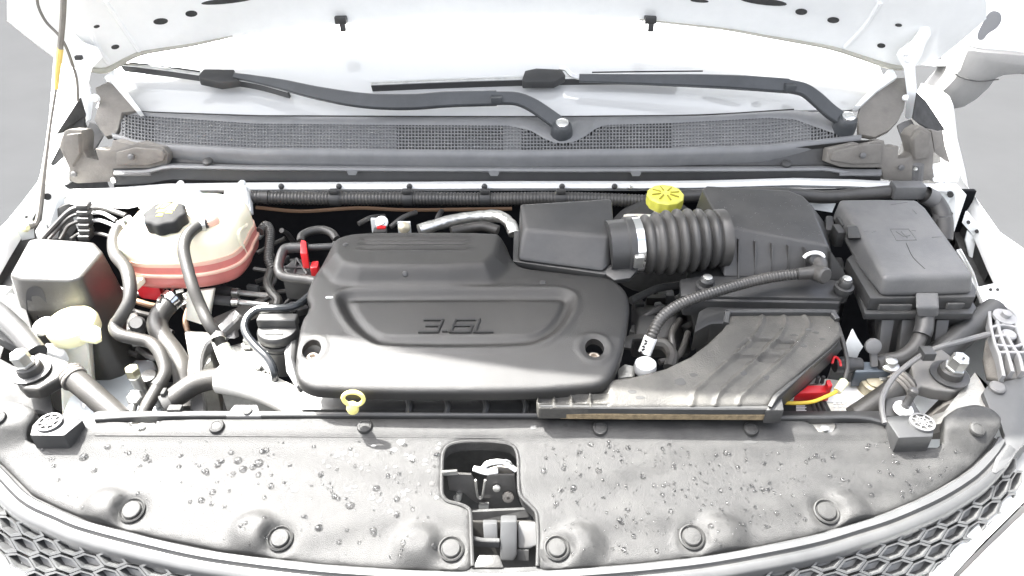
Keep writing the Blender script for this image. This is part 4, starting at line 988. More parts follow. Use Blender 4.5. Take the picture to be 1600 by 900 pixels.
obj('cap_neck', lathe([(24 * s, -.03), (24 * s, -.010)], cp, (0, -.12, 1), 24), M_TANK, t)
ctop = cp + Vector((0, -.0016, .0131))
def cprint(pts):
    P = [ctop + Vector((a * s, b * s * 1.25, .0 - b * s * -.12 * 1.0)) for a, b in pts]; obj('cap_print', plate(P, .001, (0, -.12, 1)), M_YELP, cap, smooth=False)
for q in ([(-2, 6), (14, 3), (14, 20), (6, 20)], [(-10, 9), (-6, 19), (2, 19), (-4, 9)], [(-12, -1), (0, 0), (2, 6), (-11, 5)], [(2, -2), (13, -3), (13, 1), (4, 4)], [(-9, -9), (1, -9), (0, -4), (-6, -3)], [(-17, 8), (-13, 8), (-9, 18), (-12, 18)]): cprint(q)
cprint_dark = [ctop + Vector((a * s, b * s * 1.25 + .0002, .0006 + b * s * .12)) for a, b in [(3, 8), (10, 7), (9, 15)]]
obj('cap_print_mark', plate(cprint_dark, .0006, (0, -.12, 1)), M_INK, cap, smooth=False)
obj('left_nipple', tube(pts_([(206, 344, .085), (196, 349, .084), (188, 354, .082)]), [.010, .009, .0085], 12), M_NECK, t)
obj('right_nipple', tube(pts_([(336, 344, .112), (326, 347, .116), (318, 350, .116)]), [.010, .009, .008], 12), M_FLUIDT, t)
obj('front_lug', slab(pts_([(200, 440, .03), (212, 446, .03), (226, 432, .035), (214, 428, .035)]), .012, .003), M_TANK, t)
# ================================================================== hoses at the tank side
def hthing(name, lab, cat, pts, rpx, m=M_HOSE, seg=12, extra=None):
    o = obj(name, hose(pts, rpx, m, seg) if not isinstance(rpx, list) else tube([Z(*p) for p in pts], [r * S(Z(*pts[0])) for r in rpx], seg, 7), m, extra)
    if extra is None: tag(o, lab, cat)
    return o
def hclamp(px, py, z, rpx, axis, parent, w_=.009, m=M_STEEL):
    p = Z(px, py, z); s = S(p)
    c = obj('spring_clamp', lathe([(rpx * s, -w_ / 2), ((rpx + .9) * s, -w_ / 2), ((rpx + .9) * s, w_ / 2), (rpx * s, w_ / 2)], p, axis, 20, False), m, parent)
    return c
t = thing('tank_hose', 'black hose bending down from the left nipple of the coolant tank', 'hose', Z(240, 640, -.1), 'hoses on the coolant tank')
obj('hose_upper', hose([(196, 350, .088), (184, 360, .085), (178, 380, .078), (182, 400, .07), (197, 420, .06), (203, 445, .05), (202, 470, .035), (192, 490, .02), (182, 505, .005)], 10, seg=14), M_HOSE, t)
obj('hose_lower', hose([(183, 502, .007), (180, 514, 0), (190, 524, -.005), (215, 530, -.01), (236, 536, -.015), (250, 552, -.02), (258, 580, -.035), (248, 602, -.045), (232, 630, -.055), (222, 652, -.065)], 10, seg=14), M_HOSE, t)
hclamp(192, 354, .086, 10.5, (-.8, -.6, -.2), t)
p = Z(248, 601, -.045); obj('hose_sleeve', lathe([(11 * S(p), -.008), (11.4 * S(p), .0), (11 * S(p), .006)], p, (-.4, -.9, -.2), 14), M_HOSE, t)
t = thing('tank_hose', 'black hose running from the right nipple of the coolant tank down past its foot', 'hose', Z(350, 560, -.05), 'hoses on the coolant tank')
obj('hose_run', hose([(322, 348, .116), (308, 354, .116), (293, 368, .114), (287, 388, .106), (292, 415, .09), (302, 450, .068), (314, 480, .045), (326, 505, .03), (338, 522, .015), (346, 536, .0), (356, 556, -.015)], 9.2, seg=14), M_HOSE, t)
hclamp(317, 350, .116, 10, (-.9, -.3, 0), t); hclamp(341, 527, .012, 10, (.3, -.8, -.3), t)
obj('lit_hose_end', hose([(348, 540, -.002), (358, 560, -.015), (368, 580, -.03), (376, 600, -.045)], 10), M_NECK, t)  # hose end in a pale colour that paints in sunlight
t = thing('radiator_hose', 'thick grey hose with a spring clamp below the pink tank bottom', 'hose', Z(290, 640, -.1))
obj('hose_run', hose([(274, 462, -.005), (264, 474, -.012), (250, 492, -.02), (246, 508, -.028), (254, 528, -.035), (272, 552, -.045), (284, 575, -.055), (288, 600, -.07), (290, 640, -.09)], 15.5, seg=18), M_HOSE, t)
c = hclamp(268, 469, -.008, 16.5, (.55, .75, .25), t, .012, M_CHROME)
for a in ((256, 480), (276, 467)): obj('clamp_ear', box(Z(a[0] - 6, a[1] - 10, .0), .006, .012, .012, .002), M_CHROME, c)
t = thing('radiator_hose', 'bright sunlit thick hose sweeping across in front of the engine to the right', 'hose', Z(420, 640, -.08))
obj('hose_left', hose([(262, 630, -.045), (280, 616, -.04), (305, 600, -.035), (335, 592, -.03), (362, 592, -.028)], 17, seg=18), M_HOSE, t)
M_LITH = mat('sunlit_pale_hose', (.55, .54, .50), .5, var=.1, vscale=60, bump=.3, bscale=150)  # pale tone paints sunlight onto the dark hose
obj('sunlit_pale_hose', hose([(345, 592, -.026), (380, 598, -.026), (420, 610, -.026), (460, 630, -.03), (500, 655, -.04), (560, 690, -.06)], 23, seg=20), M_LITH, t)
cc = hclamp(262, 634, -.045, 18.5, (.7, .5, .1), t, .012, M_DEEP)
obj('clamp_ear', box(Z(258, 618, -.03), .006, .014, .02, .002), M_DEEP, cc); obj('clamp_ear', box(Z(274, 640, -.03), .02, .012, .01, .002), M_DEEP, cc)
# conduit branch, sunlight put into its pale colour
tag(obj('sunlit_conduit', hose([(336, 520, .0), (344, 545, -.01), (352, 565, -.015), (364, 585, -.02), (380, 598, -.02)], 9), M_LITH), 'wire loom in pale painted sunlight dropping onto the sunlit thick hose', 'wire loom')
t = thing('vacuum_tube', 'thin glossy black tube curling around the oil filler cap', 'tube', Z(428, 600, 0))
obj('tube_run', hose([(492, 452, .055), (482, 464, .055), (466, 476, .055), (448, 481, .055), (420, 482, .055), (402, 484, .054), (388, 494, .05), (382, 508, .045), (386, 524, .038), (400, 542, .03), (418, 560, .022), (428, 580, .01), (429, 598, -.01), (426, 620, -.03)], 6.3, seg=10), mat('glossy_black_tube', (.018, .02, .022), .2), t)
# oil filler
t = thing('oil_filler', 'black oil filler neck with a winged cap beside the engine cover', 'oil filler', Z(434, 560, -.03))
p = Z(434, 514, .035); s = S(p)
obj('filler_neck', lathe([(26 * s, -.075), (26 * s, -.035), (30 * s, -.034), (30 * s, -.028), (28 * s, -.027), (27 * s, -.012)], p, (0, 0, 1), 24), M_BLACK, t)
cap = obj('filler_cap', lathe([(30 * s, -.014), (32 * s, -.011), (32 * s, -.002), (30 * s, .002), (4 * s, .003)], p, (0, 0, 1), 32), M_BLACK, t)
obj('grip_bar', box(p + Vector((0, .008, .009)), 62 * s, .018, .018, .004, None, 3), M_BLACK, cap)
obj('cap_mark', plate([p + Vector((a * s, b * s, .0042)) for a, b in ((-14, -18), (12, -18), (10, -12), (2, -7), (-2, -7), (-12, -12))], .0014, (0, 0, 1)), M_STEEL, cap)
obj('collar_ring', lathe([(33 * s, -.020), (34 * s, -.018), (33 * s, -.015), (28 * s, -.015)], p, (0, 0, 1), 28), M_BLACK, t)
# PCV loop on the left of the cover
t = thing('breather_loop', 'squared loop of black hose with a red lock clip beside the engine cover', 'hose', Z(450, 440, .02))
obj('loop_hose', hose([(498, 441, .058), (480, 437, .058), (452, 434, .058), (440, 430, .06), (435, 420, .063), (438, 404, .07), (444, 390, .076), (456, 387, .077), (476, 387, .077)], 7.6, seg=12), M_RUB, t)
obj('elbow', lathe([(8.5 * S(p), 0), (9 * S(p), .03)], Z(452, 387, .077), (1, 0, 0), 14), M_BLACK, t)
rc_ = obj('red_clip', slab(pts_([(469, 396, .086), (480, 396, .086), (478, 376, .092), (470, 374, .092)]), .03, .002), M_RED, t)
obj('outlet_pipe', lathe([(6 * S(p), 0), (6 * S(p), .04), (9 * S(p), .041), (9 * S(p), .055)], Z(482, 387, .077), (1, .1, 0), 14), M_BLACK, t)
tag(obj('formed_hose', hose([(470, 378, .072), (472, 368, .074), (486, 361, .076), (504, 359, .076), (518, 364, .074), (526, 374, .07)], 6.5, seg=12), M_HOSE), 'grey arched hose peeking out behind the back corner of the engine cover', 'hose')
tag(obj('red_connector', slab(pts_([(484, 419, .062), (496, 418, .062), (498, 407, .066), (487, 408, .066)]), .02, .002), M_RED), 'small red connector half hidden by the left edge of the engine cover', 'connector')
t = thing('ignition_coil', 'black ribbed coil housing inside the squared hose loop', 'coil', Z(470, 420, .0))
obj('coil_body', slab(pts_([(440, 430, .045), (486, 432, .045), (490, 410, .05), (462, 402, .052), (444, 416, .048)]), .05, .004), M_BLACK, t)
for a, b in (((464, 404), (460, 428)), ((464, 404), (480, 428)), ((445, 418), (486, 418))): obj('coil_rib', tube([Z(*a, .0525), Z(*b, .0465)], .0022, 6, 2), M_BLACK, t)
tag(obj('loom_tube', corr(pts_([(406, 362, .04), (416, 352, .042), (422, 362, .04), (421, 385, .03), (420, 405, .02), (426, 420, .01)]), .0085, .005, .12), M_RUB), 'thin corrugated loom looping down right of the coolant tank', 'wire loom')
p = Y(408, 364, .52); tag(obj('loom_bolt', lathe([(.008, 0), (.008, .012), (.004, .02)], p, (-.4, -.8, -.2), 10), M_STEEL), 'small steel bolt holding the loom right of the coolant tank', 'bolt')
tag(obj('black_pipe', hose([(425, 418, .01), (418, 440, .0), (424, 456, -.005), (434, 468, -.01), (433, 478, -.015)], 7), M_HOSE), 'short grey pipe dropping below the squared hose loop', 'pipe')
tag(obj('grey_beam', bar(pts_([(330, 512, -.09), (380, 490, -.07), (432, 468, -.05)]), .03, .02), M_INS), 'grey beam running up behind the oil filler', 'beam')
tk = thing('transmission_lines', 'pair of thin steel lines with crimped ends right of the tank', 'pipes', Z(380, 470, -.05))
for a in (455, 470):
    obj('line', hose([(330, a - 2, -.03), (372, a + 2, -.035), (420, a + 7, -.04)], 4.5, seg=8), M_STEEL if a > 460 else M_ALU, tk)
    for b in (366, 371): 
        p = Z(b, a + 2, -.034); obj('crimp', lathe([(7 * S(p), -.003), (7 * S(p), .003)], p, (1, -.1, 0), 12), M_STEEL, tk)
    obj('rubber_end', hose([(326, a - 3, -.03), (362, a + 1, -.034)], 8), M_DEEP, tk)
# brake lines at the left back corner
t = thing('brake_lines', 'bundle of thin black brake lines clipped together at the corner behind the washer cover', 'brake lines', Y(130, 372, .5))
for k, l in enumerate([[(66, 374, .50), (86, 352, .52), (107, 331, .54), (121, 325, .55), (142, 325, .55), (164, 326, .54), (197, 337, .52)], [(76, 374, .50), (92, 356, .52), (107, 341, .53), (121, 335, .54), (142, 333, .54), (160, 333, .53), (181, 344, .51)],
                       [(94, 374, .50), (100, 364, .51), (107, 353, .52), (123, 346, .53), (142, 345, .53), (158, 345, .52), (182, 354, .50)], [(110, 374, .49), (116, 370, .5), (124, 366, .51), (147, 365, .51), (160, 366, .50), (176, 371, .49)]]):
    W = [Y(*q) for q in l]; obj('line', tube(W, [4.2 * S(W[0]) if k == 0 else 2.8 * S(W[0])] * 2, 8), M_RUB, t)
    obj('line_tip', tube(W[-3:], 2.9 * S(W[0]), 8), M_WHITEIN, t) if k < 3 else None
for k, (a, b) in enumerate(((131, 321), (132, 331), (133, 341), (134, 351), (135, 360), (134, 369))):
    obj('line_clip', box(Y(a, b, .53 - k * .006), .022, .02, .010, .002), M_BLACK, t)
obj('clip_plate', box(Y(124, 352, .545), .010, .006, .05, .001), M_WHITEIN, t)
tag(obj('foam_plug', plate([Y(88, 326, .60), Y(100, 320, .60), Y(114, 317, .60), Y(124, 323, .60), Y(126, 350, .59), Y(110, 372, .58), Y(90, 352, .59)], .03, (.2, -1, .2), .006), M_DEEP), 'black foam plug behind the brake lines', 'foam plug')
tag(obj('apron_seal', plate([Y(64, 345, .54), Y(72, 352, .53), Y(82, 372, .52), Y(58, 374, .52), Y(54, 362, .53)], .01, (.3, -1, .3), .003), M_COWL), 'grey seal at the foot of the prop rod', 'seal')

# ================================================================== washer bottle
t = thing('surge_cover', 'tall rounded black plastic cover at the far left, bright on top', 'cover', Z(90, 600, -.2))
tp = pts_([(14, 428, .06), (30, 434, .06), (110, 437, .06), (126, 432, .06), (152, 402, .06), (160, 392, .06), (146, 377, .06), (60, 371, .06), (44, 374, .06)])
F0 = tp[2].y
bt = [Vector((tp[0].x - .01, F0 - .01, -.22)), Vector((tp[1].x, F0 - .025, -.22)), Vector((tp[2].x + .015, F0 - .025, -.22)), Vector((tp[3].x + .025, F0 - .01, -.22)), Vector((tp[4].x + .03, tp[4].y, -.22)), Vector((tp[5].x + .03, tp[5].y + .01, -.22)), Vector((tp[6].x + .03, tp[6].y + .02, -.22)), Vector((tp[7].x, tp[7].y + .02, -.22)), Vector((tp[8].x - .01, tp[8].y + .02, -.22))]
mt_ = [a.lerp(b, .5) for a, b in zip(tp, bt)]
obj('cover_shell', frustum(bt, tp, .022, 5), mat('surge_plastic', (.035, .034, .031), .40, spec=.9, var=.1, dust=DUST, dustamt=.12, bump=.3, bscale=700), t, ang=70)
SCB = bvh(frustum(bt, tp, .022, 5))
dl = decal(SCB, [(q.x, q.y) for q in chaikin([Vector((40, 456, 0)), Vector((48, 447, 0)), Vector((64, 447, 0)), Vector((71, 460, 0)), Vector((76, 486, 0)), Vector((72, 500, 0)), Vector((50, 512, 0)), Vector((44, 498, 0))], 2)])
if dl: obj('cover_smudge', dl, mat('dull_smudge', (.045, .045, .047), .8, spec=.1), t)  # added dull smudge on the shell, it has no window
t = thing('washer_bottle', 'milky washer bottle neck with a pale yellow cap in front of the black cover', 'washer bottle', Z(115, 620, -.2))
p = Z(112, 505, .0); s = S(p)
cap = obj('filler_cap', lathe([(34 * s, -.022), (38 * s, -.018), (39 * s, -.004), (36 * s, .004), (28 * s, .008), (5 * s, .009)], p, (0, -.15, 1), 36), M_CREAM, t)
obj('cap_tab', slab(pts_([(120, 516, .0), (146, 506, .0), (157, 512, -.002), (158, 528, -.006), (148, 533, -.008), (122, 528, -.006)]), .008, .003), M_CREAM, cap)
obj('tab_slot', box(Z(146, 517, .0015), .010, .006, .002, .0005), mat('deep_yellow', (.72, .6, .02), .4), cap)
obj('strap_ring', lathe([(16 * s, -.004), (18 * s, 0), (16 * s, .004), (11 * s, .005), (10 * s, .002), (4 * s, .002)], Z(68, 510, -.005), (-.2, -.3, 1), 24), M_LABEL, cap)
obj('neck', lathe([(30 * s, -.03), (32 * s, -.024), (30 * s, -.018)], p, (0, -.15, 1), 28), M_NECK, t)
obj('bottle_body', frustum([Y(98, 660, .20), Y(150, 660, .20), Y(158, 640, .27), Y(98, 640, .27)], [Y(92, 534, .19), Y(138, 532, .19), Y(144, 520, .25), Y(92, 520, .25)], .008, 3), M_NECK, t)
obj('hose_lug', slab(pts_([(70, 534, -.02), (92, 538, -.02), (104, 548, -.03), (96, 556, -.035), (70, 548, -.03)]), .02, .004), M_LABEL, t)

# ================================================================== brace bars and mounts
def mount(lab, plate_px, bolt, upper, lower, z, sgn, zt):
    t = thing('strut_brace', lab, 'brace', Z(*bolt, z), 'braces across the front corners')
    obj('mount_plate', slab([Z(a, b, z + dz) for a, b, dz in plate_px], .022, .006, 0, 3), M_HOSE if sgn < 0 else M_STRUT, t)
    p = Z(*bolt, z + .004); s = S(p)
    obj('washer', lathe([(29 * s, 0), (29 * s, .003), (20 * s, .0034)], p, (0, -.1, 1), 28), M_BLACK, t)
    obj('rubber_bush', lathe([(19 * s, .002), (18 * s, .014), (16 * s, .016)], p, (0, -.1, 1), 22), M_RUB, t)
    b_ = obj('hex_bolt', lathe([(15.5 * s, .016), (15.5 * s, .019), (13.5 * s, .019), (13.5 * s, .037), (11 * s, .040), (2.5 * s, .040)], p, (-sgn * .0 + (.1 if sgn > 0 else -.12), -.12, 1), 6), M_STEEL, t, smooth=False)
    obj('bolt_recess', lathe([(2 * s, .0405), (2 * s, .0412)], p + Vector((.1 * .04 if sgn > 0 else -.12 * .04, -.12 * .04, 0)), (0, -.1, 1), 8), M_DEEP, b_)
    obj('upper_tube', hose(upper, 16 if sgn < 0 else 20, seg=16), M_BLACK, t)
    obj('lower_tube', hose(lower, 18, seg=18), M_HOSE, t)
    p = Z(*lower[0]); q_ = Z(*lower[1]); a = (q_ - p).normalized(); s = S(p)
    for k in range(3): obj('tube_collar', lathe([(20 * s, .004 + k * .006), (21 * s, .007 + k * .006), (20 * s, .009 + k * .006)], p, a, 20), M_INS, t)
    return t
mount('grey strut brace with a tall hex bolt beside the washer cap', [(25, 596, 0), (36, 607, 0), (60, 608, 0), (92, 590, .0), (104, 582, .0), (112, 566, .004), (104, 562, .006), (60, 548, .008), (30, 568, .003), (24, 584, 0)], (49, 580),
      [(-30, 470, .02), (0, 492, .012), (30, 520, .003), (58, 552, -.01)], [(104, 582, -.022), (140, 612, -.035), (190, 656, -.055)], -.012, -1, 0)
mount('grey strut brace with a tall hex bolt beside the fuse box cable', [(1424, 570, .01), (1444, 548, .012), (1450, 538, .014), (1470, 548, .012), (1500, 566, .004), (1509, 590, 0), (1506, 604, 0), (1490, 611, 0), (1462, 608, .0), (1440, 602, 0), (1432, 612, -.002)], (1483, 586),
      [(1556, 484, .02), (1520, 510, .008), (1485, 538, -.006), (1460, 560, -.02)], [(1418, 592, -.012), (1385, 618, -.03), (1335, 652, -.05)], -.012, 1, 0)

# ================================================================== battery corner (right front)
t = thing('battery', 'pale battery with a red terminal cover under the intake duct corner', 'battery', Z(1280, 650, -.2))
zb = -.05
obj('case_top', slab([Z(1200, 655, zb), Z(1372, 655, zb), Z(1352, 598, zb), Z(1292, 590, zb), (Z(1220, 590, zb))], .16, .006), M_BATT, t)
obj('top_wrap', slab([Z(1292, 628, zb + .003), Z(1350, 628, zb + .003), Z(1362, 616, zb + .003), Z(1346, 614, zb + .003), Z(1338, 604, zb + .003), Z(1302, 602, zb + .003)], .006, .001), M_LABEL, t)
rcv = obj('red_cover', slab([Z(1242, 615, zb + .028), Z(1298, 613, zb + .028), Z(1297, 601, zb + .032), Z(1256, 602, zb + .032)], .018, .002), M_RED, t)
obj('red_tab', slab([Z(1294, 604, zb + .04), Z(1301, 602, zb + .04), Z(1297, 593, zb + .042), Z(1291, 594, zb + .042)], .02, .001), M_RED, rcv)
obj('tab_slot', box(Z(1276, 609, zb + .024) + Vector((0, -.006, .001)), .007, .004, .003), M_INK, rcv)
obj('terminal_plate', slab([Z(1258, 600, zb + .025), Z(1286, 599, zb + .025), Z(1284, 590, zb + .028), Z(1262, 590, zb + .028)], .004, .001), M_ALU, t)
for a in (1276, 1284): obj('post', lathe([(.003, 0), (.003, .012), (.002, .013)], Z(a, 598, zb + .026), (0, 0, 1), 8), M_DEEP, t)
lab = obj('warning_label', plate([Z(1222, 652, zb + .004), Z(1268, 651, zb + .004), Z(1262, 631, zb + .004), Z(1222, 632, zb + .004)], .002, (0, 0, 1)), M_INK, t, smooth=False)
obj('label_edge', plate([Z(1266, 651, zb + .0045), Z(1271, 651, zb + .0045), Z(1264, 630, zb + .0045), Z(1261, 630, zb + .0045)], .002, (0, 0, 1)), M_LABEL, t, smooth=False)
for k in range(7):
    y0 = 634 + 2.4 * k; x1 = 1258 - (0 if k < 4 else (k - 3) * 5) + (k % 2) * 2
    obj('print_line', plate([Z(1244, y0 + .5, zb + .005), Z(x1, y0 + .5, zb + .005), Z(x1, y0 - .5, zb + .005), Z(1244, y0 - .5, zb + .005)], .0008, (0, 0, 1)), M_LABEL, lab, smooth=False)
obj('label_triangle', plate([Z(1240, 650, zb + .005), Z(1250, 650, zb + .005), Z(1245, 643, zb + .005)], .0008, (0, 0, 1)), M_LABEL, lab, smooth=False)
for r_, y0 in enumerate((630, 635, 640)):
    for k in range(6):
        x0 = 1302 + k * 7 + r_; obj('raised_mark', plate([Z(x0, y0 + 1.3, zb + .0015), Z(x0 + 4.5, y0 + 1.3, zb + .0015), Z(x0 + 4.5, y0 - 1, zb + .0015), Z(x0, y0 - 1, zb + .0015)], .001, (0, 0, 1)), M_LABEL, t, smooth=False)
obj('hold_down', slab([Z(1262, 654, zb + .006), Z(1306, 654, zb + .006), Z(1286, 616, zb + .006), Z(1258, 616, zb + .006)], .012, .003), M_BLACK, t)
for k in range(3): obj('hold_down_rib', tube([Z(1266 + k * 7, 620, zb + .008), Z(1278 + k * 8, 652, zb + .008)], .0026, 6, 2), M_BLACK, t)
tag(obj('battery_tray_edge', slab([Z(1290, 602, -.055), Z(1400, 610, -.055), Z(1380, 570, -.06), Z(1300, 566, -.06)], .05, .004), M_BLACK), 'black tray behind the battery top below the blue grey terminal block', 'tray')
tag(obj('yellow_wire', hose([(1218, 629, -.02), (1240, 630, -.018), (1268, 628, -.016), (1290, 620, -.014), (1308, 611, -.012), (1316, 602, -.01)], [3 if False else 3][0]), mat('yellow_wire', (.72, .5, .05), .45)), 'yellow wire curving over the battery below its red cover', 'wire')
p0 = Z(1308, 611, -.010); p1 = Z(1319, 596, -.004); tag(obj('yellow_sleeve', tube([p0, p1], [.0058, .0068], 10, 2), M_CREAM), 'cream heat shrink sleeve on the yellow wire end beside the battery', 'sleeve')
tag(obj('black_wire', hose([(1318, 598, -.006), (1324, 575, .005), (1322, 555, .012), (1316, 530, .02), (1308, 505, .028)], 3.4), M_RUB), 'thin black wire rising from the cream sleeve beside the duct', 'wire')
tag(obj('red_wire', hose([(1300, 568, .0), (1304, 558, .006), (1311, 562, .002), (1314, 572, -.002)], 2), M_RED), 'short loop of red wire beside the duct end', 'wire')
t = thing('terminal_block', 'blue grey terminal block with a ground bolt in front of the fuse box', 'terminal block', Z(1365, 585, -.06))
M_SLATE = mat('slate_plastic', (.07, .085, .1), .5, var=.15)
obj('block_body', slab(pts_([(1336, 582, -.012), (1396, 580, -.012), (1396, 566, -.008), (1338, 564, -.006)]), .03, .003), M_SLATE, t)
obj('plug', lathe([(.012, 0), (.013, .02), (.011, .03), (.011, .04)], Z(1304, 570, -.01), (1, 0, 0), 14), M_BLACK, t)
obj('ground_bolt', lathe([(.014, 0), (.014, .004), (.009, .005), (.009, .013), (.006, .015)], Z(1389, 572, -.008), (0, -.1, 1), 16), M_STEEL, t)
p = Z(1366, 572, -.005); st = obj('stud_arm', bar([p, Z(1365, 556, .01), Z(1364, 545, .02)], .010, .005, (0, -1, .3)), M_BRKT, t)
obj('stud_disc', lathe([(.012, -.002), (.012, .003), (.008, .005)], Z(1364, 541, .025), (0, -.9, .5), 18), M_BRKT, st)
t = thing('battery_terminal', 'round brass coloured terminal clamp beside the battery', 'terminal', Z(1366, 610, -.06))
obj('clamp_ring', lathe([(.019, -.02), (.020, -.004), (.018, 0), (.012, .001), (.012, .004), (.004, .005)], Z(1366, 598, -.03), (0, -.1, 1), 22), mat('dull_brass', (.42, .38, .28), .4, metal=.7, var=.2), t)
obj('clamp_arm', box(Z(1386, 592, -.028), .028, .014, .010, .002), M_STEEL, t)
t = thing('power_cable', 'thick black cable dropping from the fuse box latch to the terminal block', 'cable', Z(1400, 570, -.03))
obj('cable_run', hose([(1444, 488, .04), (1443, 505, .03), (1438, 525, .018), (1426, 545, .008), (1408, 558, .0), (1385, 563, -.005), (1368, 568, -.006)], 11, seg=14), M_RUB, t)
obj('cable_boot', hose([(1445, 494, .038), (1444, 512, .028), (1440, 524, .02)], 14, seg=12), M_BLACK, t)
t = thing('release_cable', 'pale grey hood release cable arching from the ribbed bracket to the bump stop', 'cable', Z(1385, 650, 0))
obj('cable_run', hose([(1545, 522, .03), (1500, 534, .03), (1458, 546, .028), (1424, 566, .024), (1396, 590, .02), (1380, 618, .014), (1378, 640, .01), (1383, 662, .006)], 4.4, seg=8), M_BRKT, t)
obj('cable_clip', box(Z(1448, 552, .03), .018, .02, .014, .002), M_BLACK, t)
tag(obj('white_shield', plate([Y(1333, 514, .17), Y(1340, 528, .168), Y(1349, 542, .165), Y(1343, 551, .163), Y(1337, 565, .16), (Y(1322, 563, .16)), Y(1321, 540, .165)], .003, (.1, -1, .2), .001), M_WHITEIN), 'white triangular tab standing behind the duct corner', 'tab')
tag(obj('round_bulb', lathe([(.001, -.017), (.009, -.014), (.0155, -.007), (.017, 0), (.0155, .008), (.009, .014), (.001, .017)], Z(1008, 574, .012), (0, 0, 1), 24), M_WHITE), 'round white cap below the white tagged hose end', 'cap')
tag(obj('pale_bracket', slab(pts_([(966, 590, .0), (992, 588, .0), (994, 572, .004), (976, 568, .006), (966, 576, .0)]), .01, .003), M_ALU), 'pale metal bracket wedged between the engine cover corner and the white round cap', 'bracket')
# white metal around the battery / right frame
tag(obj('frame_rail', slab([Z(1300, 660, -.12), Z(1500, 660, -.12), Z(1520, 590, -.12), Z(1300, 590, -.12)], .1, .01), M_WHITEIN), 'pale painted frame rail low beside the battery', 'frame rail')
tag(obj('corner_casting', frustum(pts_([(1400, 690, -.1), (1520, 690, -.1), (1530, 620, -.1), (1490, 600, -.1)]), pts_([(1478, 632, -.03), (1516, 628, -.03), (1536, 602, -.02), (1508, 588, -.02)]), .01, 2), M_INS), 'dirty grey cast corner beneath the strut bolt on the fuse box side', 'casting')
tag(obj('corner_strut', plate(pts_([(1440, 660, -.03), (1456, 650, -.02), (1508, 632, -.02), (1546, 606, -.015), (1530, 590, -.015), (1548, 620, -.012), (1544, 642, -.012), (1460, 664, -.02)]), .02, (0, 0, 1), .002), M_ALU), 'pale weathered bracket between the bump stop and the fascia panel', 'bracket')
# left frame
tag(obj('frame_rail', slab([Z(90, 660, -.14), Z(260, 660, -.14), Z(240, 560, -.14), Z(130, 560, -.14)], .1, .01), mat('pale_blue_grey_paint', (.42, .45, .47), .45)), 'blue grey painted frame rail low behind the brace tube', 'frame rail')
tag(obj('side_splash', plate(pts_([(-40, 640, -.06), (60, 640, -.06), (84, 650, -.06), (76, 600, -.05), (0, 560, -.04), (-40, 560, -.04)]), .01, (0, 0, 1), .002), M_DEEP), 'dark splash panel below the strut brace at the far left', 'panel')
t = thing('engine_mount', 'cast aluminium mount with a curved arm and fin under the coolant tank foot', 'mount', Z(320, 640, -.16))
obj('mount_body', frustum(pts_([(300, 660, -.16), (350, 660, -.16), (350, 520, -.12), (300, 520, -.12)]), pts_([(302, 600, -.05), (330, 560, -.045), (336, 520, -.05), (286, 516, -.05), (284, 560, -.05)]), .008, 2), M_ALU, t)
obj('mount_arm', bar(pts_([(312, 650, -.08), (306, 580, -.05), (316, 545, -.04), (342, 525, -.03), (368, 500, -.02), (376, 492, -.015)]), .022, .02), M_BRKT, t)
obj('mount_fin', plate(pts_([(350, 500, -.03), (362, 486, -.02), (368, 530, -.03), (346, 528, -.03)]), .02, (0, -1, .5), .003), M_BRKT, t)
tag(obj('timing_case', slab(pts_([(340, 600, -.05), (420, 600, -.05), (424, 556, -.045), (400, 528, -.045), (352, 540, -.045)]), .1, .008), M_ALU), 'bright cast metal case beside the curling black tube', 'casing')
for k, (a, b) in enumerate(((388, 540), (406, 582), (396, 590))):
    tag(obj('case_bolt', lathe([(.011, 0), (.011, .004), (.007, .005), (.007, .012), (.005, .014)], Z(a, b, -.043), (0, 0, 1), 6), M_STEEL, smooth=False), ['steel bolt on the cast case just left of the black tube bend', 'steel bolt low on the cast case near the tube end', 'smaller steel bolt above the sunlit thick hose'][k], 'bolt')
t = thing('ac_service_valve', 'brass hex valve and pipe fitting left of the lower tank hose', 'valve', Z(212, 620, -.1))
obj('valve_cap', lathe([(11 * .001, 0), (.011, .012), (.009, .014)], Z(209, 585, -.045), (0, 0, 1), 6), mat('brass', (.5, .47, .33), .35, metal=.8), t, smooth=False)
obj('valve_stem', lathe([(.009, -.05), (.009, 0)], Z(210, 588, -.045), (0, -.15, 1), 12), M_STEEL, t)
obj('union_nut', lathe([(.0125, -.008), (.0125, .006), (.010, .008)], Z(212, 622, -.06), (0, -.6, .8), 6), M_STEEL, t, smooth=False)
obj('pipe', hose([(212, 622, -.06), (206, 640, -.07), (202, 660, -.08)], 7), M_STEEL, t)
tag(obj('drier_cap', lathe([(.016, -.06), (.016, 0), (.012, .006)], Z(233, 590, -.07), (0, -.2, 1), 18), M_HOSE), 'stubby grey capped cylinder between the valve and the tank hose', 'cylinder')
# low clutter under the tank
tag(obj('coil_wire', hose([(180, 462, -.06), (210, 470, -.06), (238, 478, -.07), (260, 480, -.08)], 5), M_BROWN), 'brown wire under the red corner of the tank', 'wire')
tag(obj('coil_wire', hose([(176, 472, -.07), (206, 486, -.07), (236, 494, -.08)], 5), M_HOSE), 'grey wire below the brown wire under the tank', 'wire')
t = thing('sensor', 'pale metal sensor with a black cap under the tank corner beside the tank hose', 'sensor', Z(205, 510, -.08))
obj('sensor_body', slab(pts_([(196, 515, -.05), (216, 512, -.05), (214, 486, -.045), (198, 490, -.045)]), .04, .004), M_ALU, t)
obj('sensor_cap', lathe([(.013, -.02), (.014, 0), (.010, .006)], Z(214, 506, -.04), (.2, -.5, .8), 16), M_BLACK, t)
t = thing('engine_harness', 'tangle of dark wires and connectors deep between the coolant tank and engine cover', 'wiring', Z(440, 470, -.08))
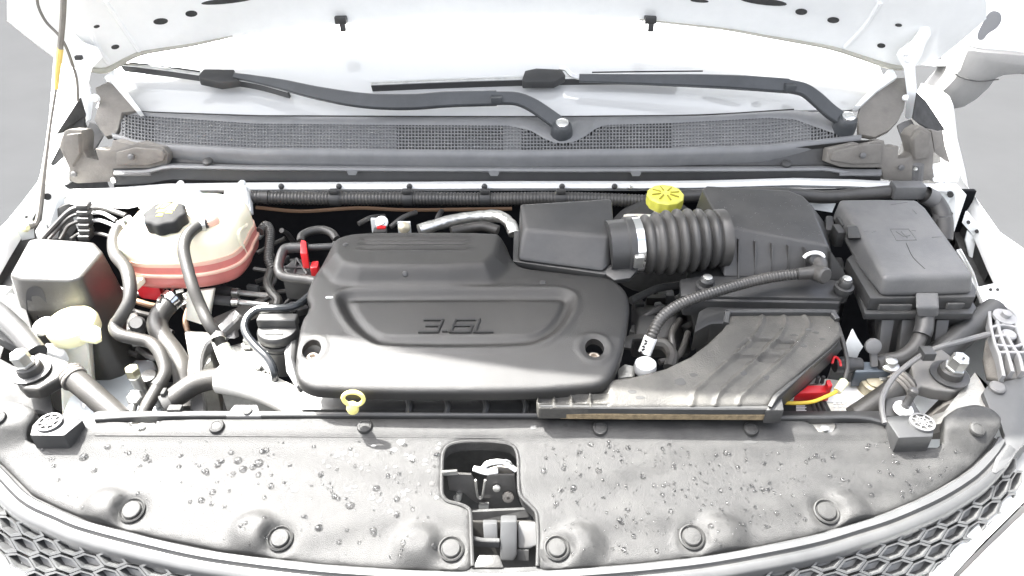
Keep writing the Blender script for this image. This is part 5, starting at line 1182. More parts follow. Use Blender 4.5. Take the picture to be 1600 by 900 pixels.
for k in range(16):
    a = random.uniform(392, 478); b = random.uniform(385, 490)
    obj('connector', box(Z(a, b, -.05 + random.uniform(-.03, .03)), random.uniform(.008, .026), random.uniform(.008, .018), .014, .002, Matrix.Rotation(random.uniform(-.6, .6), 3, 'Z')), random.choice([M_BLACK, M_DEEP, M_HOSE, M_BRKT]), t)
for k, l in enumerate(([(400, 440, -.05), (430, 432, -.04), (470, 450, -.04)], [(398, 420, -.06), (424, 425, -.05), (450, 440, -.05), (480, 470, -.05)], [(412, 470, -.04), (440, 455, -.03), (480, 460, -.02)], [(440, 480, -.02), (462, 462, -.015), (492, 470, -.01)], [(402, 395, -.05), (430, 380, -.04), (446, 372, -.03)], [(400, 452, -.05), (424, 446, -.04), (432, 430, -.03)])):
    obj('wire', hose(l, 3.4), M_RUB if k % 2 else M_HOSE, t)
t = thing('gearbox_harness', 'dark cables and clips low behind the tank hoses under the coolant tank', 'wiring', Z(230, 500, -.15))
for k, l in enumerate(([(170, 440, -.08), (190, 452, -.09), (230, 462, -.1), (280, 470, -.1)], [(176, 500, -.1), (200, 520, -.1), (240, 508, -.1), (270, 520, -.1)], [(300, 470, -.1), (290, 500, -.1), (300, 540, -.1)], [(214, 545, -.12), (240, 560, -.1), (262, 552, -.1)], [(164, 560, -.13), (190, 548, -.12), (216, 556, -.12)])):
    obj('cable', hose(l, 4.2), [M_RUB, M_HOSE, M_BROWN, M_BRKT, M_RUB][k], t)
for k in range(12):
    a = random.uniform(176, 300); b = random.uniform(455, 560)
    obj('clip', box(Z(a, b, -.12 + random.uniform(-.02, .02)), random.uniform(.010, .028), random.uniform(.010, .02), .016, .002, Matrix.Rotation(random.uniform(-.9, .9), 3, 'Z')), random.choice([M_BLACK, M_ALU, M_HOSE, M_BRKT]), t)
# gap between cover and air box
tag(obj('sensor_cable', hose([(985, 470, .0), (1010, 458, .0), (1030, 450, .0), (1062, 445, .0)], 6), M_DEEP), 'black cable under the bellows beside the engine cover', 'cable')
tag(obj('connector_hood', bar(pts_([(980, 545, .0), (984, 530, .006), (1000, 527, .008), (1018, 530, .006)]), .012, .006), M_HOSE), 'grey arched connector beside the white tag of the thin hose', 'connector')
tag(obj('hose_stub', hose([(1020, 536, -.01), (1040, 540, -.01), (1050, 556, -.015), (1046, 575, -.02)], 10), M_RUB), 'short dark hose stub right of the white tag', 'hose')
t = thing('throttle_assembly', 'dark throttle housing and pipes deep between the engine cover and air box', 'bracket', Z(1030, 520, -.08))
obj('throttle_body', frustum(pts_([(985, 560, -.1), (1080, 560, -.1), (1080, 470, -.08), (985, 470, -.08)]), pts_([(992, 530, -.02), (1045, 530, -.02), (1060, 495, -.01), (1000, 490, -.01)]), .01, 3), M_BLACK, t)
for k in range(12):
    obj('bracket', box(Z(random.uniform(985, 1078), random.uniform(455, 560), -.05), random.uniform(.012, .036), random.uniform(.008, .026), .02, .003, Matrix.Rotation(random.uniform(-.8, .8), 3, 'Z')), random.choice([M_BLACK, M_DEEP, M_HOSE, M_BRKT]), t)
for l in ([(1062, 500, -.02), (1050, 520, -.01), (1052, 545, -.02)], [(1000, 500, -.02), (1024, 486, -.01), (1062, 478, -.01)], [(1075, 520, -.02), (1060, 556, -.02), (1030, 566, -.02)]): obj('pipe', hose(l, 5), M_RUB, t)

# ================================================================== back of the bay
t = thing('wire_conduit', 'long corrugated black conduit clipped along the firewall flange', 'conduit', Y(700, 320, .57))
cpts = [Y(a, b, .575) for a, b in ((396, 308), (430, 309), (520, 310), (640, 310), (760, 311), (880, 310), (1000, 314), (1016, 315))]
s = S(cpts[3]); obj('conduit_tube', corr(cpts, 10.5 * s, .0066, .10, 14), M_RUB, t, ang=70)
for px in (524, 637, 758, 876):
    p = Y(px, 310, .575); c = obj('conduit_clip', lathe([(11.3 * s, -.010), (11.6 * s, -.008), (11.6 * s, .008), (11.3 * s, .010)], p, (1, 0, 0), 18), M_BLACK, t)
    obj('clip_head', box(p + Vector((0, -.004, 14 * s)), .018, .012, .008, .002), M_BLACK, c)
obj('conduit_end', tube([Y(396, 308, .575), Y(406, 308, .575), (Y(420, 308.5, .575))], [8 * s, 9.5 * s, 11.3 * s], 14), M_BLACK, t)
t = thing('wire_loom', 'thick black taped loom along the back above the fuse box', 'wire loom', Y(1300, 310, .56))
obj('trunk_run', tube([Y(1010, 312, .57), Y(1080, 306, .58), Y(1190, 303, .57), Y(1240, 304, .56), Y(1290, 308, .56), (Y(1340, 304, .56)), Y(1400, 299, .56), Y(1436, 298, .56)], 10 * s, 12), M_RUB, t)
obj('trunk_block', box(Y(1417, 297, .555), 48 * s, .03, 22 * s, .004), M_LID, t)
obj('trunk_drop', tube([Y(1440, 304, .56), Y(1458, 312, .55), Y(1470, 330, .53), Y(1475, 350, .51), Y(1474, 375, .49)], 13 * s, 14), M_RUB, t)
for a, b in ((1452, 308), (1472, 342)): obj('tape_band', lathe([(13.6 * s, -.012), (13.6 * s, .012)], Y(a, b, .545 if a < 1460 else .52), (1, 0, -.5) if a < 1460 else (.1, -.2, -1), 16, False), M_BRKT, t)
tag(obj('flange_plate', plate([Y(1256, 300, .585), Y(1306, 318, .58), Y(1300, 332, .57), Y(1262, 326, .575)], .004, (0, -1, .4)), M_WHITEIN), 'white plate visible between the air box and fuse box', 'plate')
tag(obj('side_relay', slab(pts_([(1290, 358, .07), (1306, 360, .07), (1302, 336, .08), (1290, 336, .08)]), .06, .004), M_BLACK), 'black relay between the air box and fuse box', 'relay')
# brake reservoir
t = thing('brake_reservoir', 'brake fluid reservoir neck with a bright yellow cap behind the bellows', 'reservoir', Y(1038, 345, .47))
p = Y(1039, 309, .49); s2 = S(p)
cap = obj('reservoir_cap', lathe([(25 * s2, -.016), (28 * s2, -.013), (29 * s2, -.006), (28.5 * s2, .006), (26 * s2, .009), (5 * s2, .010)], p, (0, -.06, 1), 72, lobes=12, lobe=.02), M_YEL, t)
for k in range(8):
    a = k * math.pi / 4 + .2; q0 = p + Vector((math.cos(a) * 8 * s2, math.sin(a) * 8 * s2 - .0006, .0108)); q1 = p + Vector((math.cos(a) * 22 * s2, math.sin(a) * 22 * s2 - .001, .0105))
    obj('cap_print', tube([q0, q0.lerp(q1, .5), q1], .0016, 5, 2), mat('olive_print', (.28, .24, .02), .6), cap)
obj('reservoir_neck', lathe([(20 * s2, -.06), (14 * s2, -.04), (15 * s2, -.016)], p, (0, -.06, 1), 20), M_NECK, t)
obj('reservoir_tank', box(p + Vector((.0, .01, -.08)), .14, .07, .05, .012), M_NECK, t)
tag(obj('booster_shell', lathe([(.10, 0), (.10, .03), (.07, .05), (.02, .055)], Y(1020, 380, .56), (0, -1, .1), 32), M_DEEP), 'round black brake booster behind the bellows', 'booster')
# foil sleeve and bits behind the cover
t = thing('heat_sleeve', 'crinkled silver foil sleeve arching behind the engine cover', 'heat sleeve', Y(740, 360, .5))
fp = [Y(a, b, c) for a, b, c in ((655, 360, .44), (690, 349, .46), (725, 341, .48), (760, 338, .49), (782, 339, .48), (797, 350, .46), (803, 366, .44))]
rr = [(9.5 + random.uniform(-1, 1)) * S(fp[0]) for _ in range(26)]
obj('foil_tube', tube(fp, rr, 12, 8), M_FOIL, t)
tag(obj('vent_hose', tube([Y(705, 362, .42), Y(730, 357, .43), Y(756, 354, .43), Y(778, 360, .42)], 8 * S(fp[0]), 12), M_HOSE), 'dark grey hose tucked between the foil sleeve and engine cover', 'hose')
t = thing('coil_connector', 'pale bracket with a bolt and red lock behind the engine cover, near the conduit', 'connector', Y(595, 360, .45))
obj('bracket', box(Y(587, 352, .50), .016, .006, .03, .001), M_WHITEIN, t)
obj('bolt', lathe([(.012, 0), (.012, .005), (.007, .006), (.007, .012)], Y(597, 348, .47), (0, -.7, .7), 12), M_STEEL, t)
obj('red_lock', box(Y(596, 356, .455), .016, .008, .006, .001), M_RED, t)
obj('plug_body', box(Y(594, 362, .45), .024, .016, .01, .002), M_BLACK, t)
t = thing('rear_bolt', 'brass toned bolt on a pale plate behind the middle of the engine cover', 'bolt', Y(632, 362, .45))
obj('plate', box(Y(632, 356, .48), .024, .006, .026, .001), M_WHITEIN, t)
obj('bolt_head', lathe([(.011, 0), (.011, .006), (.007, .008), (.003, .010)], Y(632, 356, .465), (0, -.8, .6), 12), mat('dull_brass', (.42, .38, .28), .4), t)
for k, (a, b, c, d) in enumerate(((560, 350, 600, 338), (610, 355, 650, 332), (680, 352, 690, 330), (440, 360, 460, 380))):
    tag(obj('back_wire', tube([Y(a, b, .5), Y((a + c) / 2, (b + d) / 2 - 4, .52), Y(c, d, .55)], .005, 8), M_RUB), ['black wire left of the red lock behind the engine cover', 'black wire right of the red lock behind the engine cover', 'black wire at the low end of the foil sleeve', 'black wire behind the squared hose loop'][k], 'wire')
# ribbed headlamp bracket at the right
t = thing('fascia_bracket', 'pale grey ribbed plastic bracket beside the white fender at the far right', 'bracket', Z(1575, 580, -.02))
zr = .03
def ZR(a, b, d=0.0): return PL(a, b, .03 + d, 0) 
obj('bracket_back', plate([Z(1545, 496, .018), Z(1556, 486, .02), (Z(1584, 490, .02)), Z(1588, 512, .018), Z(1610, 560, .01), Z(1620, 590, .0), Z(1572, 592, .0), Z(1560, 560, .01)], .008, (0, 0, 1), .002), M_BRKT, t)
for l in ([(1544, 492), (1546, 515), (1552, 540), (1560, 562), (1566, 592)], [(1556, 505), (1562, 530), (1572, 556), (1580, 585)], [(1570, 525), (1580, 545), (1590, 560), (1596, 585)], [(1544, 492), (1556, 484), (1575, 488), (1586, 500), (1586, 515), (1602, 555)],
          [(1546, 516), (1566, 512), (1586, 516)], [(1549, 530), (1572, 528)], [(1553, 543), (1582, 546), (1596, 542)], [(1558, 555), (1604, 555)]):
    obj('rib', bar([Z(a, b, .026 - max(0, b - 500) * .00018) for a, b in l], .005, .014, (0, 0, 1), 3), M_PALEB, t)
p = Z(1568, 497, .03); s = S(p)
b_ = obj('bolt_flange', lathe([(17 * s, 0), (17 * s, .004), (7 * s, .005), (7 * s, .012), (5 * s, .013)], p, (.05, -.15, 1), 22), M_PALEB, t)
obj('round_lug', lathe([(11 * s, 0), (11 * s, .004), (9 * s, .006)], Z(1575, 525, .022), (.05, -.1, 1), 18), M_PALEB, t)
tag(obj('bracket_wing', plate([Z(1540, 530, .005), Z(1548, 530, .01), Z(1560, 575, .0), Z(1567, 594, -.005), Z(1542, 590, -.02), Z(1536, 560, -.01)], .01, (-.3, -.2, 1), .003), M_INS), 'dirty grey wing at the inner side of the ribbed bracket', 'wing')

tag(obj('headlamp_bracket', plate(pts_([(-20, 470, .0), (0, 466, .0), (18, 456, .0), (36, 466, .0), (46, 500, -.005), (54, 530, -.01), (40, 548, -.02), (0, 530, -.02), (-20, 520, -.02)]), .03, (.2, -.3, 1), .004), M_DEEP), 'black bracket at the far left edge between the tall cover and strut brace', 'bracket')
# ================================================================== radiator cover panel
PA, PB = 0.0, .30
def PP(a, b): return PL(a, b, PA, PB)
fe = [(-40, 690), (0, 720), (47, 767), (95, 790), (140, 808), (250, 836), (344, 855), (500, 874), (620, 882), (735, 886), (800, 886), (900, 881), (1000, 873), (1097, 862), (1190, 846), (1272, 829), (1330, 812), (1381, 796), (1430, 776), (1469, 757), (1500, 738), (1521, 722), (1545, 696), (1558, 676)]
rear = [(1560, 662), (1545, 646), (1520, 640), (1490, 648), (1470, 660), (1474, 690), (1466, 696), (1430, 697), (1412, 692), (1398, 676), (1386, 664), (1376, 661), (1306, 662), (1302, 674), (1294, 677), (1278, 675), (1270, 664), (1258, 659), (1100, 657), (900, 656), (700, 655), (500, 655), (300, 656), (252, 658), (240, 664), (234, 673), (220, 674), (209, 668), (205, 661), (180, 660), (130, 662), (118, 680), (108, 690), (92, 695), (60, 694), (44, 688), (44, 680), (58, 660), (60, 648), (40, 640), (0, 636), (-60, 634)]
OUT = xy([PP(*p) for p in fe + rear])
hole_px = [(736, 890), (736, 830), (735, 800), (730, 790), (716, 784), (700, 780), (692, 772), (690, 760), (691, 720), (694, 704), (702, 695), (720, 690), (745, 689), (775, 690), (797, 694), (806, 702), (810, 720), (811, 760), (816, 774), (832, 790), (839, 802), (841, 840), (842, 890)]
# make the latch opening a notch in the front edge
i0 = [i for i, p in enumerate(fe) if p[0] == 735][0]
fe2 = fe[:i0] + [(726, 886), (736, 880)] + hole_px[1:-1] + [(842, 878), (850, 884)] + fe[i0 + 2:]
OUT = xy([PP(*p) for p in fe2 + rear])
def curve(l):
    P = [PP(*p) for p in l]; return [p.x for p in P], [p.y for p in P]
c1 = curve([(-60, 700), (100, 698), (300, 695), (420, 697), (480, 706), (540, 724), (620, 738), (700, 742), (850, 744), (950, 744), (1000, 728), (1050, 708), (1100, 700), (1200, 697), (1400, 692), (1600, 690)])
c2 = curve([(-60, 900), (300, 880), (480, 840), (560, 815), (640, 806), (720, 806), (850, 810), (960, 812), (1080, 804), (1200, 790), (1300, 775), (1400, 750), (1600, 700)])
yl = PP(700, 684).y
bumps = [((163, 790), (207, 798), 42), ((395, 828), (438, 842), 44), ((652, 846), (705, 858), 46), ((905, 846), (870, 857), 44), ((1128, 832), (1081, 840), 44), ((1328, 797), (1291, 800), 42)]
def panel_z(P):
    x, y = P[:, 0], P[:, 1]
    z = PA + PB * y
    z = z + .0035 * sstep(y, yl - .002, yl + .004)
    z = z - .0035 * (1 - sstep(y - np.interp(x, *c1), -.024, .008))
    z = z - .004 * (1 - sstep(y - np.interp(x, *c2), -.022, .008))
    for b, pn, r_ in bumps:
        c = PP(*b); q = PP(*pn); s = S(c)
        dx, dy = (x - c.x) / (r_ * 1.0 * s), (y - c.y) / (r_ * .8 * s)
        rr = np.sqrt(dx * dx + dy * dy); z = z + .011 * (1 - sstep(rr, .3, 1.15))
    for b, pn, r_ in bumps:
        q = PP(*pn); d = np.hypot(x - q.x, (y - q.y)); k = 1 - sstep(d, .019, .027)
        flat = PA + PB * y - .0085
        z = z * (1 - k) + flat * k
        z = z + .003 * np.exp(-((d - .0205) / .003) ** 2)
    # raised corner tabs
    for tx_ in ((1520, 668), (8, 660)):
        c = PP(*tx_); d = np.hypot((x - c.x) / .055, (y - c.y) / .035); z = z + .012 * (1 - sstep(d, .5, 1.2))
    return z
pan = thing('radiator_cover', 'wide grey plastic radiator cover with a latch opening, covered in water droplets', 'radiator cover', base([PP(*p) for p in fe]))
PV = puff(OUT, panel_z, .004, .014, .0058)
obj('panel', PV, M_PANEL, pan, ang=45); PBV = bvh(PV)
# rolled rim round the latch opening
rimp = []
for q in [(738, 878)] + hole_px[1:-1] + [(840, 878)]:
    p = PP(*q); z = float(panel_z(np.array([[p.x, p.y]]))[0]); rimp.append(Vector((p.x, p.y, z - .001)))
obj('opening_rim', tube(rimp, .0027, 8, 3), M_PANEL, pan)
obj('crease_ridge', tube([Vector((p.x, p.y, float(panel_z(np.array([[p.x, p.y]]))[0]) - .0004)) for p in [PP(x, 684 + (x - 700) * .004) for x in range(150, 1390, 40)]], .0011, 6, 2), M_PANEL, pan)
pin = None
def push_pin(px, py, r_, recess=False, m=M_PANEL):
    global pin
    p, n = hit(PBV, px, py)
    if p is None: return
    s = r_ * S(p); prof = [(1.0, -.002), (1.0, .002), (.9, .0038), (.62, .0048), (.58, .0042), (.15, .0046)] if not recess else [(1.32, .000), (1.36, .003), (1.22, .004), (1.05, .0015), (.98, .0015), (.96, .004), (.86, .0052), (.2, .0058)]
    o = obj('push_pin', lathe([(a * s, h) for a, h in prof], p, (0, -.28, .96), 26), m, pan)
for a in ((339, 667), (570, 667), (937, 670), (1173, 671), (1526, 671)): push_pin(*a, 12)
for b, pn, r_ in bumps: push_pin(*pn, 15, True)
push_pin(-2, 654, 12)
# rail edge behind the panel
t = thing('radiator_support', 'dark radiator support rail behind the droplet covered panel', 'support rail', Z(760, 655, -.06))
obj('rail_lip', bar([Z(a, b, .001) for a, b in ((150, 657), (240, 652), (400, 651), (700, 651), (1000, 653), (1250, 655), (1340, 655), (1386, 664))], .006, .010, (0, 0, 1), 3), M_BLACK, t)
obj('rail_body', slab([Z(120, 662, -.03), Z(1400, 664, -.03), Z(1380, 640, -.03), Z(150, 640, -.03)], .06, .006), M_BLACK, t)
obj('white_rail_edge', bar([Z(a, b, .004) for a, b in ((150, 653), (240, 648), (400, 647), (620, 648), (850, 649), (1200, 651))], .004, .006, (0, 0, 1), 3), M_BRKT, t)
for a, b in ((222, 668), (1288, 671)):
    obj('notch_bracket', box(Z(a, b, -.008), .034, .022, .006, .002), M_ALU, t); obj('notch_bolt', lathe([(.006, 0), (.006, .004), (.003, .005)], Z(a, b, -.004), (0, 0, 1), 6), M_STEEL, t)
obj('loop_bracket', slab(pts_([(352, 650, .006), (408, 650, .006), (402, 632, .010), (366, 632, .010)]), .008, .002), M_BRKT, t)
obj('bracket_hole', lathe([(.007, 0), (.007, .001)], Z(386, 641, .0092), (0, -.2, 1), 12), M_DEEP, t)

# ---- droplets
wt = MB(); DN = 0
def drop(p, n, r_, h):
    u, v_, a = frame(n); seg = 10; V = []; Fc = []
    asp = random.uniform(.8, 1.25)
    for k, (rr, hh) in enumerate(((1, -.12), (.95, .2), (.72, .58), (.4, .85))):
        for i in range(seg):
            tt = 2 * math.pi * i / seg; V.append(p + u * math.cos(tt) * rr * r_ * asp + v_ * math.sin(tt) * rr * r_ + a * hh * h)
    V.append(p + a * h)
    for k in range(3):
        for i in range(seg): Fc.append((k * seg + i, k * seg + (i + 1) % seg, (k + 1) * seg + (i + 1) % seg, (k + 1) * seg + i))
    for i in range(seg): Fc.append((3 * seg + i, 3 * seg + (i + 1) % seg, 4 * seg))
    wt.add((V, Fc))
rnd = random.Random(3)
def scatter(n, box_, tree, r0, r1, test=None, flat=.55):
    c = 0; g_ = 0
    while c < n and g_ < n * 20:
        g_ += 1; px = rnd.uniform(box_[0], box_[2]); py = rnd.uniform(box_[1], box_[3])
        if test and not test(px, py): continue
        p, nn = hit(tree, px, py)
        if p is None or nn.z < .3: continue
        rp = .78 * (r0 + (r1 - r0) * rnd.random() ** 2.6); drop(p, nn, rp * S(p), rp * S(p) * flat); c += 1
inpan = lambda px, py: py < np.interp(px, [p[0] for p in fe], [p[1] for p in fe]) - 6 and not (685 < px < 848 and py > 684)
scatter(330, (850, 690, 1500, 870), PBV, 1.5, 6.4, inpan, .62)
scatter(110, (900, 700, 1250, 830), PBV, 1.5, 4.2, inpan, .62)
scatter(110, (300, 690, 690, 870), PBV, 1.8, 7.5, inpan, .62)
scatter(34, (60, 690, 330, 800), PBV, 1.8, 6.0, inpan)
for a, b, r_ in ((340, 725, 8), (372, 720, 7), (404, 724, 8), (380, 733, 7), (364, 741, 6), (332, 769, 6), (320, 736, 6), (228, 715, 7), (131, 714, 7), (547, 790, 7), (498, 825, 7), (588, 763, 6), (620, 780, 6), (620, 804, 6), (583, 829, 6), (850, 736, 6), (876, 766, 5), (530, 847, 5)):
    p, nn = hit(PBV, a, b)
    if p is not None: drop(p, nn, r_ * S(p) * .9, r_ * S(p) * .5)
o = obj('water_droplets', wt, M_WATER, ang=80); struct(o, 'stuff')
wt = MB()
scatter(150, (1105, 296, 1290, 380), AIRB, 1.1, 3.0, None, .6); scatter(26, (1240, 340, 1300, 440), AIRB, .8, 1.8)
o = obj('lid_droplets', wt, M_WATER, ang=80); struct(o, 'stuff')
wt = MB(); scatter(70, (1215, 500, 1300, 545), DB, .8, 2.2, None, .6); scatter(30, (1000, 560, 1200, 625), DB, .8, 2.0, None, .6)
o = obj('duct_droplets', wt, M_WATER, ang=80); struct(o, 'stuff')
# dark damp blots
dm = MB()
def blot(px, py, rx, ry, tree):
    p, n = hit(tree, px, py)
    if p is None: return
    u, v_, a = frame(n); s = S(p); ring = []
    for i in range(14):
        tt = 2 * math.pi * i / 14; k = random.uniform(.75, 1.15); ring.append(p + (u * math.cos(tt) * rx + v_ * math.sin(tt) * ry) * k * s + a * .0004)
    dm.add(([p + a * .0005] + ring, [(0, i + 1, (i + 1) % 14 + 1) for i in range(14)]))
for a in ((461, 762, 7, 8), (627, 690, 6, 6), (616, 703, 5, 4), (643, 715, 5, 4), (1170, 691, 12, 3), (898, 662, 4, 3), (1073, 664, 4, 3), (834, 668, 6, 4), (884, 665, 4, 3)): blot(*a, PBV)
for _ in range(34):
    px, py = random.uniform(500, 690), random.uniform(690, 800); blot(px, py, random.uniform(2, 5), random.uniform(1.5, 4), PBV)
for a in ((1063, 597, 10, 7), (1084, 586, 7, 4), (1000, 621, 8, 3), (988, 612, 8, 3), (1162, 584, 7, 4), (1198, 590, 6, 5), (1220, 514, 6, 3), (1240, 524, 7, 3), (1255, 540, 6, 4), (1275, 520, 6, 3), (1262, 515, 5, 2.5), (1285, 530, 5, 3), (1230, 535, 5, 2)): blot(*a, DB)
o = obj('damp_spots', dm, mat('damp_film', (.045, .045, .043), .25)); struct(o, 'stuff')

# ================================================================== latch in the opening
t = thing('hood_latch', 'dark steel hood latch with a pale release lever inside the panel opening', 'latch', Z(760, 880, -.1))
YL = -.075
def LP(a, b, d=0.0): return Y(a, b, YL + d)
obj('opening_back', plate([Y(680, 680, .005), Y(830, 680, .005), Y(830, 830, .0), Y(680, 830, .0)], .01, (0, -1, .2)), M_DEEP, t, smooth=False)
obj('latch_plate', plate([LP(698, 740), LP(736, 742), LP(742, 752), LP(745, 778), LP(753, 778), LP(757, 752), LP(764, 742), LP(804, 742), LP(808, 778), LP(814, 790), LP(806, 796), LP(760, 794), LP(738, 782), LP(724, 770), LP(702, 766)], .006, (0, -1, .4), .001), mat('latch_steel', (.09, .088, .085), .4, metal=.5, var=.2), t)
obj('latch_arm_left', plate([LP(690, 738, -.004), LP(714, 736, -.004), LP(716, 742, -.004), LP(690, 744, -.004)], .006, (0, -1, .4), .001), M_STEEL, t)
for a, b, r_ in ((776, 762, 6), (794, 776, 9), (794, 776, 5)):
    p = LP(a, b, -.003); obj('rivet', lathe([(r_ * S(p), 0), (r_ * S(p), .003), (r_ * .6 * S(p), .004)], p, (0, -1, .4), 16), M_ALU if r_ == 6 else M_INS, t)
lv = obj('release_lever', tube([LP(740, 732, .008), LP(752, 735, .008), LP(764, 737, .006), LP(778, 736, .006)], [.0035, .0048, .005, .003], 10), M_LABEL, t)
obj('lever_hook', tube([LP(755, 731, .008), LP(761, 725, .008), LP(772, 722, .008), LP(786, 722, .008), LP(795, 727, .008), LP(806, 735, .006)], [.003, .0038, .0036, .0032, .0036, .003], 10), M_LABEL, lv)
obj('hook_spring', tube([LP(786, 722, .008), LP(790, 719, .008), LP(797, 722, .008), LP(800, 728, .008)], .0014, 6), M_STEEL, lv)
obj('lever_base', plate([LP(762, 734, .012), LP(780, 729, .012), LP(800, 732, .012), LP(801, 741, .012), LP(766, 741, .012)], .006, (0, -1, .5), .001), M_INS, t)
obj('striker_slot', tube([LP(743, 750, -.005), LP(746, 774, -.005), LP(750, 779, -.005), LP(754, 774, -.005), LP(758, 750, -.005)], .0016, 6, 4), M_ALU, t)
obj('latch_spring', tube([LP(712, 776), LP(716, 780), LP(718, 770)], .004, 8), M_STEEL, t)
obj('latch_tab', plate([LP(748, 788, -.01), LP(764, 788, -.01), LP(763, 796, -.01), LP(748, 796, -.01)], .006, (0, -1, .3), .001), M_STEEL, t)
obj('mesh_screen', plate([Y(738, 800, -.10), Y(826, 796, -.10), Y(826, 808, -.105), Y(818, 815, -.105), Y(738, 816, -.105)], .006, (0, -1, .4)), M_DEEP, t, smooth=False)
sp = thing('latch_support', 'weathered grey plastic support post below the latch in the panel opening', 'support', Z(790, 888, -.12))
def QP(a, b, y=-.14): return Y(a, b, y)
obj('back_wall', plate([QP(736, 816, -.12), QP(842, 816, -.12), QP(842, 890, -.15), QP(736, 890, -.15)], .006, (0, -1, .5)), M_HOSE, sp, smooth=False)
obj('centre_post', plate([QP(782, 815, -.135), QP(808, 815, -.135), QP(808, 868, -.16), QP(803, 877, -.165), QP(781, 876, -.165)], .02, (0, -1, .5), .003), M_GREYP, sp)
obj('side_block', plate([QP(809, 819, -.13), QP(838, 820, -.13), QP(838, 852, -.15), QP(828, 858, -.15), QP(810, 857, -.15)], .01, (0, -1, .5), .002), M_BRKT, sp)
obj('left_block', plate([QP(754, 818, -.13), QP(777, 818, -.13), QP(778, 846, -.145), QP(756, 842, -.145)], .012, (0, -1, .5), .002), M_GREYP, sp)
obj('lower_step', slab([Z(738, 887, -.065), Z(788, 887, -.065), Z(780, 866, -.06), Z(748, 866, -.06)], .03, .003), M_HOSE, sp)
obj('black_lever', bar([QP(736, 843, -.15), QP(752, 847, -.15), QP(780, 848, -.15)], .006, .012, (0, 0, 1)), M_DEEP, sp)
obj('dark_slot', plate([QP(808, 860, -.152), QP(826, 860, -.152), QP(826, 876, -.158), QP(808, 876, -.158)], .004, (0, -1, .5)), M_DEEP, sp, smooth=False)

# ================================================================== grille surround and grille
def out2(P):
    n = len(P); o = []
    for i in range(n):
        a, b = P[max(i - 1, 0)], P[min(i + 1, n - 1)]; d = Vector((b.x - a.x, b.y - a.y, 0)).normalized(); o.append(Vector((d.y, -d.x, 0)))
    return o
FE = resample(catmull([PP(*p) for p in [(-120, 600)] + fe[1:]], 4), .012)
NO = out2(FE)
def off(d, h): return [p + n * d + Vector((0, 0, h)) for p, n in zip(FE, NO)]
t = thing('grille_surround', 'smooth grey trim strip curving along the front edge of the radiator cover', 'trim strip', base(FE))
obj('inner_seam', grid([off(-.006, -.010), off(.0025, -.010)]), M_DEEP, t)
obj('upper_strip', grid([off(.0025, -.014), off(.0028, -.006), off(.005, -.004), off(.0125, -.006), off(.0135, -.009)]), M_GREYP, t, ang=50)
obj('groove', grid([off(.0132, -.0088), off(.015, -.0115), off(.0185, -.012)]), M_BLACK, t)
obj('lower_strip', grid([off(.0182, -.0125), off(.0195, -.0095), off(.027, -.012), off(.029, -.016), off(.030, -.026)]), M_GREYP, t, ang=50)
# honeycomb
gt = thing('front_grille', 'grey honeycomb front grille curving below the trim strip', 'grille', base(FE, -.1))
L_ = [0]
for a, b in zip(FE, FE[1:]): L_.append(L_[-1] + (b - a).length)
def GS(u, d):                 # surface of the grille: along the edge u (m), down d (m)
    u = min(max(u, 0), L_[-1] - 1e-6); i = min(int(np.searchsorted(L_, u)) - 1, len(FE) - 2); i = max(i, 0); k = (u - L_[i]) / (L_[i + 1] - L_[i])
    p = FE[i].lerp(FE[i + 1], k); n = NO[i].lerp(NO[i + 1], k).normalized()
    return p + n * (.028 + .62 * d) + Vector((0, 0, -.022 - .72 * d)), n
gm = MB(); cw, rh = .042, .018
nrow = 6; ncol = int(L_[-1] / cw)
insm = []
for r_ in range(nrow):
    for c in range(ncol):
        u = (c + (.5 if r_ % 2 else 0)) * cw; d = .004 + r_ * rh * 1.0
        hx = [(-cw * .5, -rh * .25), (-cw * .22, -rh * .72), (cw * .22, -rh * .72), (cw * .5, -rh * .25), (cw * .5, rh * .25), (cw * .22, rh * .72), (-cw * .22, rh * .72), (-cw * .5, rh * .25)]
        hx = [(-cw * .5, 0), (-cw * .2, -rh * .5), (cw * .2, -rh * .5), (cw * .5, 0), (cw * .2, rh * .5), (-cw * .2, rh * .5)]
        u = c * cw * 1.4 + (cw * .7 if r_ % 2 else 0); d = .004 + r_ * rh * .62
        if u > L_[-1]: continue
        P = []; N = None
        for a, b in hx:
            p, n = GS(u + a, d + b); P.append(p); N = n
        Nn = (N * .83 + Vector((0, 0, .55))).normalized(); cen = sum(P, Vector()) / 6
        vis = (cen - CAM).dot(FWD) / F; sx = 800 + (cen - CAM).dot(RIGHT) / vis; sy = 450 - (cen - CAM).dot(UP) / vis
        if sy > 960 or sx < -60 or sx > 1660: continue
        k0, k1 = .80, 1.04
        A = [cen + (p - cen) * k1 + Nn * .002 for p in P]; B = [cen + (p - cen) * k0 + Nn * .002 for p in P]; Cc = [cen + (p - cen) * (k0 - .06) - Nn * .016 for p in P]; D = [cen + (p - cen) * k1 - Nn * .016 for p in P]
        Fq = []
        for i in range(6):
            j = (i + 1) % 6; Fq += [(i, j, 6 + j, 6 + i), (6 + i, 6 + j, 12 + j, 12 + i)]
        gm.add((A + B + Cc, Fq))
        insm.append((cen, P, Nn))
obj('honeycomb', gm, M_GRILL, gt, ang=30)
for cen, P, Nn in insm:
    Q = [cen + (p - cen) * .80 - Nn * .008 for p in P]; tp_ = [Q[i] - Nn * (.008 if i in (1, 2) else 0) for i in range(6)]
    o = obj('cell_insert', (tp_, [(0, 1, 2, 3), (0, 3, 4, 5)]), M_GRINS, gt, smooth=False)

